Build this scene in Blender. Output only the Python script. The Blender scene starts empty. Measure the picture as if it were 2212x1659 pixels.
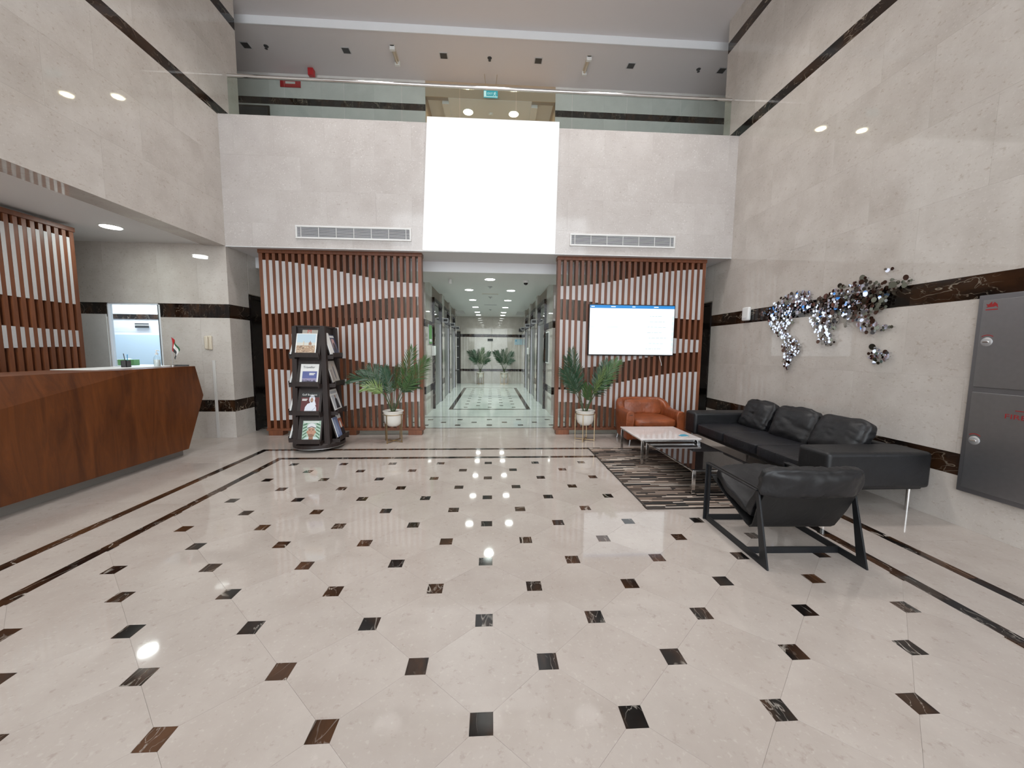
import bpy, bmesh, math, random
from mathutils import Vector, Matrix, noise
PI = math.pi
S = bpy.context.scene
C = S.collection

# ------------------------------------------------------------------ camera
cam_d = bpy.data.cameras.new('camera')
cam = bpy.data.objects.new('camera', cam_d)
C.objects.link(cam)
S.camera = cam
CAM_H = 1.408
pitch, yaw, roll = .0928, .0566, .0095
fw = Vector((math.sin(yaw) * math.cos(pitch), math.cos(yaw) * math.cos(pitch), -math.sin(pitch)))
rt = Vector((math.cos(yaw), -math.sin(yaw), 0))
up = rt.cross(fw)
rt2 = math.cos(roll) * rt + math.sin(roll) * up
up2 = -math.sin(roll) * rt + math.cos(roll) * up
m = Matrix((rt2, up2, -fw)).transposed().to_4x4()
m.translation = Vector((0, 0, CAM_H))
cam.matrix_world = m
cam_d.sensor_fit = 'HORIZONTAL'
cam_d.sensor_width = 36
cam_d.lens = 801.74 / 2212 * 36
cam_d.clip_start = .05
cam_d.clip_end = 200

# ------------------------------------------------------------------ world, view
W = bpy.data.worlds.new('world')
S.world = W
W.use_nodes = True
bgn = W.node_tree.nodes['Background']
bgn.inputs[0].default_value = (.90, .96, 1.0, 1)
bgn.inputs[1].default_value = 4.5
vs = S.view_settings
vs.view_transform = 'Standard'
vs.look = 'None'
vs.gamma = 1
vs.use_curve_mapping = False
vs.exposure = 0.0


def area_lamp(name, loc, size, power, color=(1, 1, 1), rot=(0, 0, 0), shape='DISK', size_y=None, spread=None):
    d = bpy.data.lights.new(name, 'AREA')
    d.shape = shape
    d.size = size
    if size_y:
        d.size_y = size_y
    d.energy = power
    d.color = color
    if spread:
        d.spread = spread
    o = bpy.data.objects.new(name, d)
    C.objects.link(o)
    o.location = loc
    o.rotation_euler = rot
    return o


# unseen atrium fill lights added to brighten the floor; then lift lobby, reception, upper corridor, office
for ax, ay, en in ((-2.0, 1.9, 12), (2.0, 1.9, 12), (-2.2, 4.85, 26), (0, 4.85, 30), (2.2, 4.85, 32)):
    area_lamp('atrium_fill', (ax, ay, 6.70), .6, en, (1.0, .97, .94), spread=math.radians(110))
LOBBY = [(-.03, 7.2)] + [(x, y) for y in (8.5, 10.2, 11.9, 13.5, 14.6) for x in (-.50, .44)]
for ax, ay in LOBBY:
    area_lamp('lobby_lamp', (ax, ay, 2.705), .16, 10 if ay < 14 else 6, (.84, 1.0, .93), spread=math.radians(130))
RECEP = [(-4.85, 5.18), (-4.85, 3.45), (-4.85, 1.7), (-4.85, 0)]
for i, (ax, ay) in enumerate(RECEP):
    area_lamp('reception_lamp', (ax, ay, 2.885), .2, [4, 12, 16, 16][i], (.90, 1.0, .95))
for ax in (-.50, .45):
    area_lamp('corridor_lamp', (ax, 8.27, 6.305), .16, 11, (1.0, .80, .52))
    area_lamp('corridor_lamp', (ax, 10.3, 6.305), .16, 8, (1.0, .80, .52))
area_lamp('office_lamp', (-6.4, 6.9, 2.85), 1.0, 75, (.86, .94, 1.0), shape='SQUARE')


# ------------------------------------------------------------------ materials
def newmat(name):
    mt = bpy.data.materials.new(name)
    mt.use_nodes = True
    nt = mt.node_tree
    return mt, nt, nt.nodes['Principled BSDF']


def N(nt, t, **k):
    n = nt.nodes.new(t)
    for a, b in k.items():
        setattr(n, a, b)
    return n


def setp(b, color=None, rough=None, metal=None, spec=None, coat=None, coat_r=None):
    if color is not None:
        b.inputs['Base Color'].default_value = (*color, 1)
    if rough is not None:
        b.inputs['Roughness'].default_value = rough
    if metal is not None:
        b.inputs['Metallic'].default_value = metal
    if spec is not None:
        b.inputs['Specular IOR Level'].default_value = spec
    if coat is not None:
        b.inputs['Coat Weight'].default_value = coat
    if coat_r is not None:
        b.inputs['Coat Roughness'].default_value = coat_r


def plain(name, color, rough=.5, metal=0, bump=0, bscale=200, var=.06, **k):
    mt, nt, b = newmat(name)
    setp(b, color, rough, metal, **k)
    tc = N(nt, 'ShaderNodeTexCoord')
    ns = N(nt, 'ShaderNodeTexNoise')
    ns.inputs['Scale'].default_value = bscale
    ns.inputs['Detail'].default_value = 3
    nt.links.new(tc.outputs['Object'], ns.inputs['Vector'])
    if var:
        mr = N(nt, 'ShaderNodeMapRange')
        mr.inputs[3].default_value = 1 - var
        mr.inputs[4].default_value = 1 + var
        hs = N(nt, 'ShaderNodeHueSaturation')
        hs.inputs['Color'].default_value = (*color, 1)
        nt.links.new(ns.outputs[0], mr.inputs[0])
        nt.links.new(mr.outputs[0], hs.inputs['Value'])
        nt.links.new(hs.outputs[0], b.inputs['Base Color'])
    if bump:
        bp = N(nt, 'ShaderNodeBump')
        bp.inputs['Strength'].default_value = bump
        bp.inputs['Distance'].default_value = .004
        nt.links.new(ns.outputs[0], bp.inputs['Height'])
        nt.links.new(bp.outputs[0], b.inputs['Normal'])
    return mt


def emis(name, color, strength):
    mt, nt, b = newmat(name)
    setp(b, (.02, .02, .02), .4)
    b.inputs['Emission Color'].default_value = (*color, 1)
    b.inputs['Emission Strength'].default_value = strength
    return mt


def ramp(nt, stops, interp='LINEAR'):
    r = N(nt, 'ShaderNodeValToRGB')
    cr = r.color_ramp
    cr.interpolation = interp
    while len(cr.elements) < len(stops):
        cr.elements.new(.5)
    for e, (p, c) in zip(cr.elements, stops):
        e.position = p
        e.color = (*c, 1) if len(c) == 3 else c
    return r


def piece_coords(nt, amount=37.0):
    """world position shifted by a random amount per piece, so that every slab is cut from its own stone"""
    g = N(nt, 'ShaderNodeNewGeometry')
    oi = N(nt, 'ShaderNodeObjectInfo')
    mu = N(nt, 'ShaderNodeMath', operation='MULTIPLY')
    mu.inputs[1].default_value = amount
    nt.links.new(oi.outputs['Random'], mu.inputs[0])
    ad = N(nt, 'ShaderNodeVectorMath', operation='ADD')
    nt.links.new(g.outputs['Position'], ad.inputs[0])
    nt.links.new(mu.outputs[0], ad.inputs[1])
    return ad.outputs[0], oi.outputs['Random']


def beige_marble(name, c1, c2, fleck, dark, rough=.09, vary=.05, dth=.62, dst=.6, fst=.55):
    mt, nt, b = newmat(name)
    v, rnd = piece_coords(nt)
    n1 = N(nt, 'ShaderNodeTexNoise')
    n1.inputs['Scale'].default_value = 2.2
    n1.inputs['Detail'].default_value = 6
    n1.inputs['Roughness'].default_value = .62
    nt.links.new(v, n1.inputs['Vector'])
    r1 = ramp(nt, [(.3, c1), (.7, c2)])
    nt.links.new(n1.outputs[0], r1.inputs[0])
    n2 = N(nt, 'ShaderNodeTexNoise')
    n2.inputs['Scale'].default_value = 58
    n2.inputs['Detail'].default_value = 3
    nt.links.new(v, n2.inputs['Vector'])
    r2 = ramp(nt, [(.60, (0, 0, 0)), (.72, (1, 1, 1))])
    nt.links.new(n2.outputs[0], r2.inputs[0])
    mx = N(nt, 'ShaderNodeMix', data_type='RGBA')
    mx.inputs['B'].default_value = (*fleck, 1)
    mm = N(nt, 'ShaderNodeMath', operation='MULTIPLY')
    mm.inputs[1].default_value = fst
    nt.links.new(r2.outputs[0], mm.inputs[0])
    nt.links.new(mm.outputs[0], mx.inputs['Factor'])
    nt.links.new(r1.outputs[0], mx.inputs['A'])
    mp = N(nt, 'ShaderNodeMapping')
    mp.inputs['Scale'].default_value = (1, 1, 1.7)
    nt.links.new(v, mp.inputs[0])
    n3 = N(nt, 'ShaderNodeTexNoise')
    n3.inputs['Scale'].default_value = 24
    n3.inputs['Detail'].default_value = 4
    n3.inputs['Roughness'].default_value = .7
    nt.links.new(mp.outputs[0], n3.inputs['Vector'])
    r3 = ramp(nt, [(dth, (0, 0, 0)), (dth + .12, (1, 1, 1))])
    nt.links.new(n3.outputs[0], r3.inputs[0])
    mm2 = N(nt, 'ShaderNodeMath', operation='MULTIPLY')
    mm2.inputs[1].default_value = dst
    nt.links.new(r3.outputs[0], mm2.inputs[0])
    mx2 = N(nt, 'ShaderNodeMix', data_type='RGBA')
    mx2.inputs['B'].default_value = (*dark, 1)
    nt.links.new(mm2.outputs[0], mx2.inputs['Factor'])
    nt.links.new(mx.outputs['Result'], mx2.inputs['A'])
    hs = N(nt, 'ShaderNodeHueSaturation')
    mr = N(nt, 'ShaderNodeMapRange')
    mr.inputs[3].default_value = 1 - vary
    mr.inputs[4].default_value = 1 + vary
    nt.links.new(rnd, mr.inputs[0])
    nt.links.new(mr.outputs[0], hs.inputs['Value'])
    nt.links.new(mx2.outputs['Result'], hs.inputs['Color'])
    nt.links.new(hs.outputs[0], b.inputs['Base Color'])
    setp(b, rough=rough, spec=.5)
    return mt


def dark_marble(name, base=(.006, .004, .0035), brown=(.045, .02, .009), vein=(.38, .32, .25), rough=.07, veins=1.0):
    mt, nt, b = newmat(name)
    v0, rnd = piece_coords(nt, 91)
    mpv = N(nt, 'ShaderNodeMapping')
    mpv.inputs['Rotation'].default_value = (.5, .4, .75)
    mpv.inputs['Scale'].default_value = (1.25, .42, .8)
    nt.links.new(v0, mpv.inputs[0])
    v = mpv.outputs[0]
    n0 = N(nt, 'ShaderNodeTexNoise')
    n0.inputs['Scale'].default_value = 5
    n0.inputs['Detail'].default_value = 4
    nt.links.new(v, n0.inputs['Vector'])
    r0 = ramp(nt, [(.42, base), (.72, brown)])
    nt.links.new(n0.outputs[0], r0.inputs[0])
    last = r0.outputs[0]
    for sc, wd, st in ((5.5, .012, .8), (13, .012, .45)):
        n1 = N(nt, 'ShaderNodeTexNoise')
        n1.inputs['Scale'].default_value = sc
        n1.inputs['Detail'].default_value = 3
        n1.inputs['Distortion'].default_value = .7
        nt.links.new(v, n1.inputs['Vector'])
        sb = N(nt, 'ShaderNodeMath', operation='SUBTRACT')
        sb.inputs[1].default_value = .5
        nt.links.new(n1.outputs[0], sb.inputs[0])
        ab = N(nt, 'ShaderNodeMath', operation='ABSOLUTE')
        nt.links.new(sb.outputs[0], ab.inputs[0])
        rr = ramp(nt, [(0, (1, 1, 1)), (wd, (0, 0, 0))])
        nt.links.new(ab.outputs[0], rr.inputs[0])
        nm = N(nt, 'ShaderNodeTexNoise')
        nm.inputs['Scale'].default_value = sc * .7
        nt.links.new(v, nm.inputs['Vector'])
        rm = ramp(nt, [(.45, (0, 0, 0)), (.62, (1, 1, 1))])
        nt.links.new(nm.outputs[0], rm.inputs[0])
        mu = N(nt, 'ShaderNodeMath', operation='MULTIPLY')
        nt.links.new(rr.outputs[0], mu.inputs[0])
        nt.links.new(rm.outputs[0], mu.inputs[1])
        mu2 = N(nt, 'ShaderNodeMath', operation='MULTIPLY')
        mu2.inputs[1].default_value = st * veins
        nt.links.new(mu.outputs[0], mu2.inputs[0])
        mx = N(nt, 'ShaderNodeMix', data_type='RGBA')
        mx.inputs['B'].default_value = (*vein, 1)
        nt.links.new(mu2.outputs[0], mx.inputs['Factor'])
        nt.links.new(last, mx.inputs['A'])
        last = mx.outputs['Result']
    nt.links.new(last, b.inputs['Base Color'])
    setp(b, rough=rough)
    return mt


def wood(name, c1, c2, scale=(14, 14, 1.2), rough=.42, vary=.18, bump=.15, coat=0):
    mt, nt, b = newmat(name)
    v, rnd = piece_coords(nt, 53)
    mp = N(nt, 'ShaderNodeMapping')
    mp.inputs['Scale'].default_value = scale
    nt.links.new(v, mp.inputs[0])
    n1 = N(nt, 'ShaderNodeTexNoise')
    n1.inputs['Scale'].default_value = 1.6
    n1.inputs['Detail'].default_value = 8
    n1.inputs['Roughness'].default_value = .65
    n1.inputs['Distortion'].default_value = .8
    nt.links.new(mp.outputs[0], n1.inputs['Vector'])
    r1 = ramp(nt, [(.3, c1), (.7, c2)])
    nt.links.new(n1.outputs[0], r1.inputs[0])
    hs = N(nt, 'ShaderNodeHueSaturation')
    mr = N(nt, 'ShaderNodeMapRange')
    mr.inputs[3].default_value = 1 - vary
    mr.inputs[4].default_value = 1 + vary
    nt.links.new(rnd, mr.inputs[0])
    nt.links.new(mr.outputs[0], hs.inputs['Value'])
    nt.links.new(r1.outputs[0], hs.inputs['Color'])
    nt.links.new(hs.outputs[0], b.inputs['Base Color'])
    bp = N(nt, 'ShaderNodeBump')
    bp.inputs['Strength'].default_value = bump
    bp.inputs['Distance'].default_value = .002
    nt.links.new(n1.outputs[0], bp.inputs['Height'])
    nt.links.new(bp.outputs[0], b.inputs['Normal'])
    setp(b, rough=rough, coat=coat)
    return mt


def leather(name, c, rough=.38, bump=.25, wr=.22):
    mt, nt, b = newmat(name)
    tc = N(nt, 'ShaderNodeTexCoord')
    n1 = N(nt, 'ShaderNodeTexNoise')
    n1.inputs['Scale'].default_value = 9
    n1.inputs['Detail'].default_value = 5
    nt.links.new(tc.outputs['Object'], n1.inputs['Vector'])
    r1 = ramp(nt, [(.35, tuple(q * .8 for q in c)), (.7, tuple(q * 1.25 for q in c))])
    nt.links.new(n1.outputs[0], r1.inputs[0])
    nt.links.new(r1.outputs[0], b.inputs['Base Color'])
    vo = N(nt, 'ShaderNodeTexVoronoi')
    vo.inputs['Scale'].default_value = 260
    nt.links.new(tc.outputs['Object'], vo.inputs['Vector'])
    n2 = N(nt, 'ShaderNodeTexNoise')
    n2.inputs['Scale'].default_value = 14
    n2.inputs['Distortion'].default_value = 1.2
    nt.links.new(tc.outputs['Object'], n2.inputs['Vector'])
    b1 = N(nt, 'ShaderNodeBump')
    b1.inputs['Strength'].default_value = bump
    b1.inputs['Distance'].default_value = .0008
    nt.links.new(vo.outputs[0], b1.inputs['Height'])
    b2 = N(nt, 'ShaderNodeBump')
    b2.inputs['Strength'].default_value = wr
    b2.inputs['Distance'].default_value = .012
    nt.links.new(n2.outputs[0], b2.inputs['Height'])
    nt.links.new(b1.outputs[0], b2.inputs['Normal'])
    nt.links.new(b2.outputs[0], b.inputs['Normal'])
    setp(b, rough=rough)
    return mt


def glass_mat(name, tint, alpha_rough=0.0):
    mt, nt, b = newmat(name)
    nt.nodes.remove(b)
    out = nt.nodes['Material Output']
    tr = N(nt, 'ShaderNodeBsdfTransparent')
    tr.inputs[0].default_value = (*tint, 1)
    gl = N(nt, 'ShaderNodeBsdfGlossy')
    gl.inputs['Roughness'].default_value = .01
    fr = N(nt, 'ShaderNodeFresnel')
    # leaving the pane again must not count as total reflection: the light is not bent here
    gm = N(nt, 'ShaderNodeNewGeometry')
    io = N(nt, 'ShaderNodeMapRange')
    io.inputs[3].default_value = 1.45
    io.inputs[4].default_value = 1 / 1.45
    nt.links.new(gm.outputs['Backfacing'], io.inputs[0])
    nt.links.new(io.outputs[0], fr.inputs[0])
    tcx = N(nt, 'ShaderNodeTexCoord')
    nz = N(nt, 'ShaderNodeTexNoise')
    nz.inputs['Scale'].default_value = 2
    nt.links.new(tcx.outputs['Object'], nz.inputs['Vector'])
    bp = N(nt, 'ShaderNodeBump')
    bp.inputs['Strength'].default_value = .01
    nt.links.new(nz.outputs[0], bp.inputs['Height'])
    nt.links.new(bp.outputs[0], gl.inputs['Normal'])
    mx = N(nt, 'ShaderNodeMixShader')
    nt.links.new(fr.outputs[0], mx.inputs[0])
    nt.links.new(tr.outputs[0], mx.inputs[1])
    nt.links.new(gl.outputs[0], mx.inputs[2])
    nt.links.new(mx.outputs[0], out.inputs['Surface'])
    return mt


M = {}
M['wall'] = beige_marble('wall_marble', (.475, .428, .388), (.60, .558, .518), (.68, .64, .60), (.33, .25, .19), rough=.03, vary=.006, dth=.575, dst=.5, fst=.4)
M['fascia'] = beige_marble('fascia_marble', (.49, .45, .43), (.58, .545, .525), (.86, .84, .82), (.38, .33, .30), rough=.09, vary=.004, dth=.59, dst=.65, fst=.42)
M['floor'] = beige_marble('floor_marble', (.40, .347, .312), (.48, .428, .390), (.60, .55, .51), (.27, .21, .175), rough=.05, vary=.02, dth=.59, dst=.42, fst=.24)
M['lobby_floor'] = beige_marble('lobby_floor_marble', (.51, .525, .50), (.61, .625, .595), (.70, .71, .69), (.40, .42, .39), rough=.06, vary=.03)
M['pale'] = beige_marble('pale_marble', (.66, .65, .63), (.78, .77, .75), (.8, .8, .79), (.42, .42, .41), rough=.08)
M['dark'] = dark_marble('dark_marble')
M['insert'] = dark_marble('insert_marble', base=(.006, .0045, .004), brown=(.09, .04, .018), vein=(.55, .5, .44), rough=.09)
M['grout'] = plain('joint_grout', (.37, .31, .26), .6)
M['paint'] = plain('white_paint', (.76, .75, .74), .6, var=.02)
M['paint_grey'] = plain('ceiling_paint', (.69, .66, .67), .7, var=.02)
M['paint_white'] = plain('bright_paint', (.80, .82, .85), .5, var=.01)
M['slat'] = wood('slat_wood', (.12, .038, .016), (.215, .072, .030))
M['whiteslat'] = plain('white_slat_paint', (.52, .50, .50), .5, bump=.2, bscale=60, var=.05)
M['desk'] = wood('desk_veneer', (.060, .016, .0035), (.170, .050, .011), scale=(5.5, 5.5, .9), rough=.35, vary=.02)
M['rackwood'] = wood('rack_wood', (.013, .008, .007), (.030, .018, .016), rough=.5, vary=.1)
M['black_leather'] = leather('black_leather', (.009, .009, .0105), .48)
M['seat_leather'] = leather('seat_leather', (.011, .011, .014), .44, wr=.35)
M['sling'] = leather('sling_leather', (.006, .006, .0065), .5, wr=.15)
M['tan'] = leather('tan_leather', (.235, .060, .019), .36, wr=.35)
M['chrome'] = plain('chrome', (.72, .71, .70), .12, 1, var=.02)
M['steel'] = plain('brushed_steel', (.42, .42, .43), .40, 1, var=.04)
M['cabinet_steel'] = plain('cabinet_steel', (.40, .40, .42), .36, 1, var=.08, bscale=30)
M['cabinet_frame'] = plain('cabinet_frame_steel', (.30, .30, .32), .42, 1, var=.05)
M['blackmetal'] = plain('black_metal', (.018, .019, .022), .38, .4)
M['blackglass'] = plain('black_glass', (.010, .008, .008), .03, 0, var=0)
M['brass'] = plain('brass', (.52, .40, .25), .3, 1)
M['pot'] = plain('white_glaze', (.72, .69, .64), .3)
M['soil'] = plain('potting_soil', (.06, .03, .018), .9, bump=1, bscale=80)
M['leaf_d'] = plain('dark_palm_green', (.022, .065, .030), .4, bscale=30, var=.3)
M['leaf_m'] = plain('palm_green', (.055, .12, .035), .4, bscale=30, var=.3)
M['leaf_l'] = plain('light_palm_green', (.17, .25, .085), .4, bscale=30, var=.25)
M['stem'] = plain('palm_stem', (.06, .09, .035), .5)
M['tabletop'] = beige_marble('table_marble', (.60, .53, .51), (.74, .70, .69), (.8, .78, .78), (.40, .28, .27), rough=.05, vary=0)
M['glass'] = glass_mat('greenish_glass', (.865, .915, .895))
M['clearglass'] = glass_mat('clear_glass', (.93, .96, .97))
M['white'] = plain('white_plastic', (.75, .75, .74), .4)
M['cream'] = plain('cream_plastic', (.62, .55, .44), .45)
M['darkgrey'] = plain('dark_grey', (.05, .05, .052), .5)
M['darkbrown'] = plain('dark_brown', (.035, .025, .02), .5)
M['bottle'] = glass_mat('bottle_plastic', (.97, .98, .98))
M['lock'] = plain('satin_lock', (.50, .50, .51), .45, .7)
M['trunk'] = plain('trunking_plastic', (.58, .56, .54), .45)
M['grey'] = plain('grey_fins', (.56, .56, .58), .5)
M['warm_tan'] = plain('lamplit_tan', (.50, .38, .27), .6)  # tan with the warm lamplight of the upper opening put into the colour
M['red'] = plain('red_paint', (.45, .02, .025), .4)
M['redtext'] = plain('red_print', (.28, .012, .015), .5)
M['blue'] = plain('blue_print', (.02, .25, .5), .5)
M['door'] = dark_marble('door_finish', base=(.008, .006, .006), brown=(.02, .012, .01), rough=.12, veins=.25)
M['mirror'] = plain('mirror_disc', (.74, .77, .90), .04, 1, var=0)  # bluish tint of the television's reflection put into the mirror colour
M['mirror_d'] = plain('smoked_mirror_disc', (.16, .14, .12), .08, 1, var=0)
M['mirror_b'] = plain('bronze_disc', (.075, .036, .024), .2, .8, var=0)
M['mirror_g'] = plain('grey_green_disc', (.24, .25, .20), .25, .7, var=0)
M['lamp'] = emis('lamp_glow', (.95, 1.0, .97), 22)
M['lampwarm'] = emis('warm_lamp_glow', (1.0, .88, .68), 16)
M['board'] = emis('blank_panel_glow', (.985, .985, .98), 1.0)
M['tv_white'] = emis('screen_white', (.93, .97, 1.0), 1.25)
M['tv_blue'] = emis('screen_blue', (.0, .26, .72), 1.0)
M['tv_pale'] = emis('screen_pale', (.75, .95, 1.0), 1.0)
M['tv_text'] = emis('screen_grey_text', (.60, .76, .78), 1.0)
M['tv_lime'] = emis('screen_light_text', (.85, .97, 1), 1.3)
M['exit'] = emis('exit_sign_glow', (.03, .42, .50), .9)
M['exitwhite'] = emis('exit_sign_white', (.7, .95, .95), 1.0)
M['poster_green'] = plain('green_print', (.12, .30, .10), .5)
M['officewhite'] = plain('office_white', (.78, .80, .84), .5)
M['frosted'] = plain('frosted_film', (.50, .62, .72), .4)
M['toe'] = plain('plinth_steel', (.26, .24, .22), .4, .1)
M['bounce_ground'] = plain('paving', (.66, .63, .61), .8)

# rug: thin cowhide strips woven side by side
mt, nt, b = newmat('striped_rug')
M['rug'] = mt
g = N(nt, 'ShaderNodeNewGeometry')
sx = N(nt, 'ShaderNodeSeparateXYZ')
nt.links.new(g.outputs['Position'], sx.inputs[0])


def mth(op, a, bb=None):
    n = N(nt, 'ShaderNodeMath', operation=op)
    for i, q in enumerate((a, bb)):
        if q is None:
            continue
        if isinstance(q, (int, float)):
            n.inputs[i].default_value = q
        else:
            nt.links.new(q, n.inputs[i])
    return n.outputs[0]


nz = N(nt, 'ShaderNodeTexNoise')
nz.inputs['Scale'].default_value = 3.5
nt.links.new(g.outputs['Position'], nz.inputs['Vector'])
yy = mth('ADD', sx.outputs[1], mth('MULTIPLY', nz.outputs[0], .02))
row = mth('FLOOR', mth('DIVIDE', yy, .0165))
wn = N(nt, 'ShaderNodeTexWhiteNoise', noise_dimensions='1D')
nt.links.new(row, wn.inputs['W'])
cell = mth('FLOOR', mth('DIVIDE', mth('ADD', sx.outputs[0], mth('MULTIPLY', wn.outputs[0], 3)), .30))
cx = N(nt, 'ShaderNodeCombineXYZ')
nt.links.new(row, cx.inputs[0])
nt.links.new(cell, cx.inputs[1])
wn2 = N(nt, 'ShaderNodeTexWhiteNoise', noise_dimensions='3D')
nt.links.new(cx.outputs[0], wn2.inputs['Vector'])
rr = ramp(nt, [(0, (.008, .006, .005)), (.30, (.030, .019, .014)), (.46, (.085, .055, .040)), (.60, (.17, .12, .09)), (.74, (.34, .26, .21)), (.88, (.52, .45, .39))], 'CONSTANT')
nt.links.new(wn2.outputs[0], rr.inputs[0])
nt.links.new(rr.outputs[0], b.inputs['Base Color'])
bp = N(nt, 'ShaderNodeBump')
bp.inputs['Strength'].default_value = .5
bp.inputs['Distance'].default_value = .004
nt.links.new(wn2.outputs[0], bp.inputs['Height'])
nt.links.new(bp.outputs[0], b.inputs['Normal'])
setp(b, rough=.75)


# ------------------------------------------------------------------ mesh helpers
class MB:
    def __init__(s):
        s.v = []
        s.f = []
        s.mi = []

    def add(s, vs, fs, mi=0):
        o = len(s.v)
        s.v += [tuple(q) for q in vs]
        s.f += [tuple(i + o for i in f) for f in fs]
        s.mi += [mi] * len(fs)
        return s

    def box(s, x0, x1, y0, y1, z0, z1, mi=0):
        return s.add([(x0, y0, z0), (x1, y0, z0), (x1, y1, z0), (x0, y1, z0), (x0, y0, z1), (x1, y0, z1), (x1, y1, z1), (x0, y1, z1)],
                     [(0, 3, 2, 1), (4, 5, 6, 7), (0, 1, 5, 4), (1, 2, 6, 5), (2, 3, 7, 6), (3, 0, 4, 7)], mi)

    def prism(s, pts, axis, a, bb, mi=0):
        """polygon pts (2D) extruded along axis from a to bb"""
        n = len(pts)

        def P(p, t):
            if axis == 'x':
                return (t, p[0], p[1])
            if axis == 'y':
                return (p[0], t, p[1])
            return (p[0], p[1], t)
        vs = [P(p, a) for p in pts] + [P(p, bb) for p in pts]
        fs = [tuple(range(n))[::-1], tuple(range(n, 2 * n))] + [(i, (i + 1) % n, n + (i + 1) % n, n + i) for i in range(n)]
        return s.add(vs, fs, mi)

    def tube(s, pts, r, n=8, mi=0, flat=None, closed=False):
        """round tube along pts; r a number or list"""
        pts = [Vector(p) for p in pts]
        k = len(pts)
        rs = r if isinstance(r, (list, tuple)) else [r] * k
        rings = []
        ref = None
        for i, p in enumerate(pts):
            if closed:
                d = (pts[(i + 1) % k] - pts[i - 1]).normalized()
            else:
                d = (pts[min(i + 1, k - 1)] - pts[max(i - 1, 0)]).normalized()
            if ref is None:
                ref = Vector((0, 0, 1)) if abs(d.z) < .9 else Vector((1, 0, 0))
            a = d.cross(ref).normalized()
            b_ = a.cross(d).normalized()
            ref = b_
            rings.append([p + (a * math.cos(2 * PI * j / n) + b_ * math.sin(2 * PI * j / n)) * rs[i] for j in range(n)])
        vs = [q for rg in rings for q in rg]
        fs = []
        for i in range(k if closed else k - 1):
            i2 = (i + 1) % k
            for j in range(n):
                j2 = (j + 1) % n
                fs.append((i * n + j, i * n + j2, i2 * n + j2, i2 * n + j))
        if not closed:
            fs.append(tuple(range(n))[::-1])
            fs.append(tuple((k - 1) * n + j for j in range(n)))
        return s.add(vs, fs, mi)

    def lathe(s, prof, n=24, cx_=0, cy_=0, mi=0):
        vs = []
        for (r, z) in prof:
            for j in range(n):
                a = 2 * PI * j / n
                vs.append((cx_ + r * math.cos(a), cy_ + r * math.sin(a), z))
        fs = []
        for i in range(len(prof) - 1):
            for j in range(n):
                j2 = (j + 1) % n
                fs.append((i * n + j, i * n + j2, (i + 1) * n + j2, (i + 1) * n + j))
        fs.append(tuple(range(n))[::-1])
        fs.append(tuple((len(prof) - 1) * n + j for j in range(n)))
        return s.add(vs, fs, mi)

    def mesh(s, name, mats, smooth=False):
        me = bpy.data.meshes.new(name)
        me.from_pydata(s.v, [], s.f)
        if not isinstance(mats, (list, tuple)):
            mats = [mats]
        for q in mats:
            me.materials.append(q)
        if len(mats) > 1:
            me.polygons.foreach_set('material_index', s.mi)
        bm = bmesh.new()
        bm.from_mesh(me)
        bmesh.ops.recalc_face_normals(bm, faces=bm.faces)
        bm.to_mesh(me)
        bm.free()
        if smooth:
            me.polygons.foreach_set('use_smooth', [True] * len(me.polygons))
            try:
                me.set_sharp_from_angle(angle=math.radians(40))
            except Exception:
                pass
        me.update()
        return me

    def build(s, name, mats, parent=None, loc=(0, 0, 0), rot=(0, 0, 0), smooth=False, bevel=0, seg=2, subsurf=0):
        o = bpy.data.objects.new(name, s.mesh(name, mats, smooth or bevel > 0))
        C.objects.link(o)
        o.location = loc
        o.rotation_euler = rot
        if parent is not None:
            o.parent = parent
        if bevel:
            bv = o.modifiers.new('bevel', 'BEVEL')
            bv.width = bevel
            bv.segments = seg
            bv.limit_method = 'ANGLE'
            bv.angle_limit = math.radians(35)
        if subsurf:
            ss = o.modifiers.new('sub', 'SUBSURF')
            ss.levels = ss.render_levels = subsurf
        return o


def tag(o, label=None, cat=None, group=None, kind=None):
    if label:
        o['label'] = label
    if cat:
        o['category'] = cat
    if group:
        o['group'] = group
    if kind:
        o['kind'] = kind
    return o


def empty(name, loc, label, cat, group=None, rz=0):
    o = bpy.data.objects.new(name, None)
    C.objects.link(o)
    o.location = loc
    o.rotation_euler = (0, 0, rz)
    o.empty_display_size = .1
    return tag(o, label, cat, group)


def copy_tree(o, parent=None):
    c = o.copy()
    C.objects.link(c)
    c.parent = parent
    for ch in list(o.children):
        copy_tree(ch, c)
    return c


_cache = {}


def inst(key, mb_fn, name, mat, parent, loc, rot=(0, 0, 0)):
    """object sharing mesh data between alike pieces"""
    if key not in _cache:
        _cache[key] = mb_fn().mesh(name, mat)
    o = bpy.data.objects.new(name, _cache[key])
    C.objects.link(o)
    o.parent = parent
    o.location = loc
    o.rotation_euler = rot
    return o


def boxpiece(name, mat, parent, x0, x1, y0, y1, z0, z1):
    w, d, h = round(x1 - x0, 4), round(y1 - y0, 4), round(z1 - z0, 4)
    return inst((name, mat.name, w, d, h), lambda: MB().box(0, w, 0, d, 0, h), name, mat, parent, (x0, y0, z0))


def struct(mb, name, mat):
    o = mb.build(name, mat)
    o['kind'] = 'structure'
    return o


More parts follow.
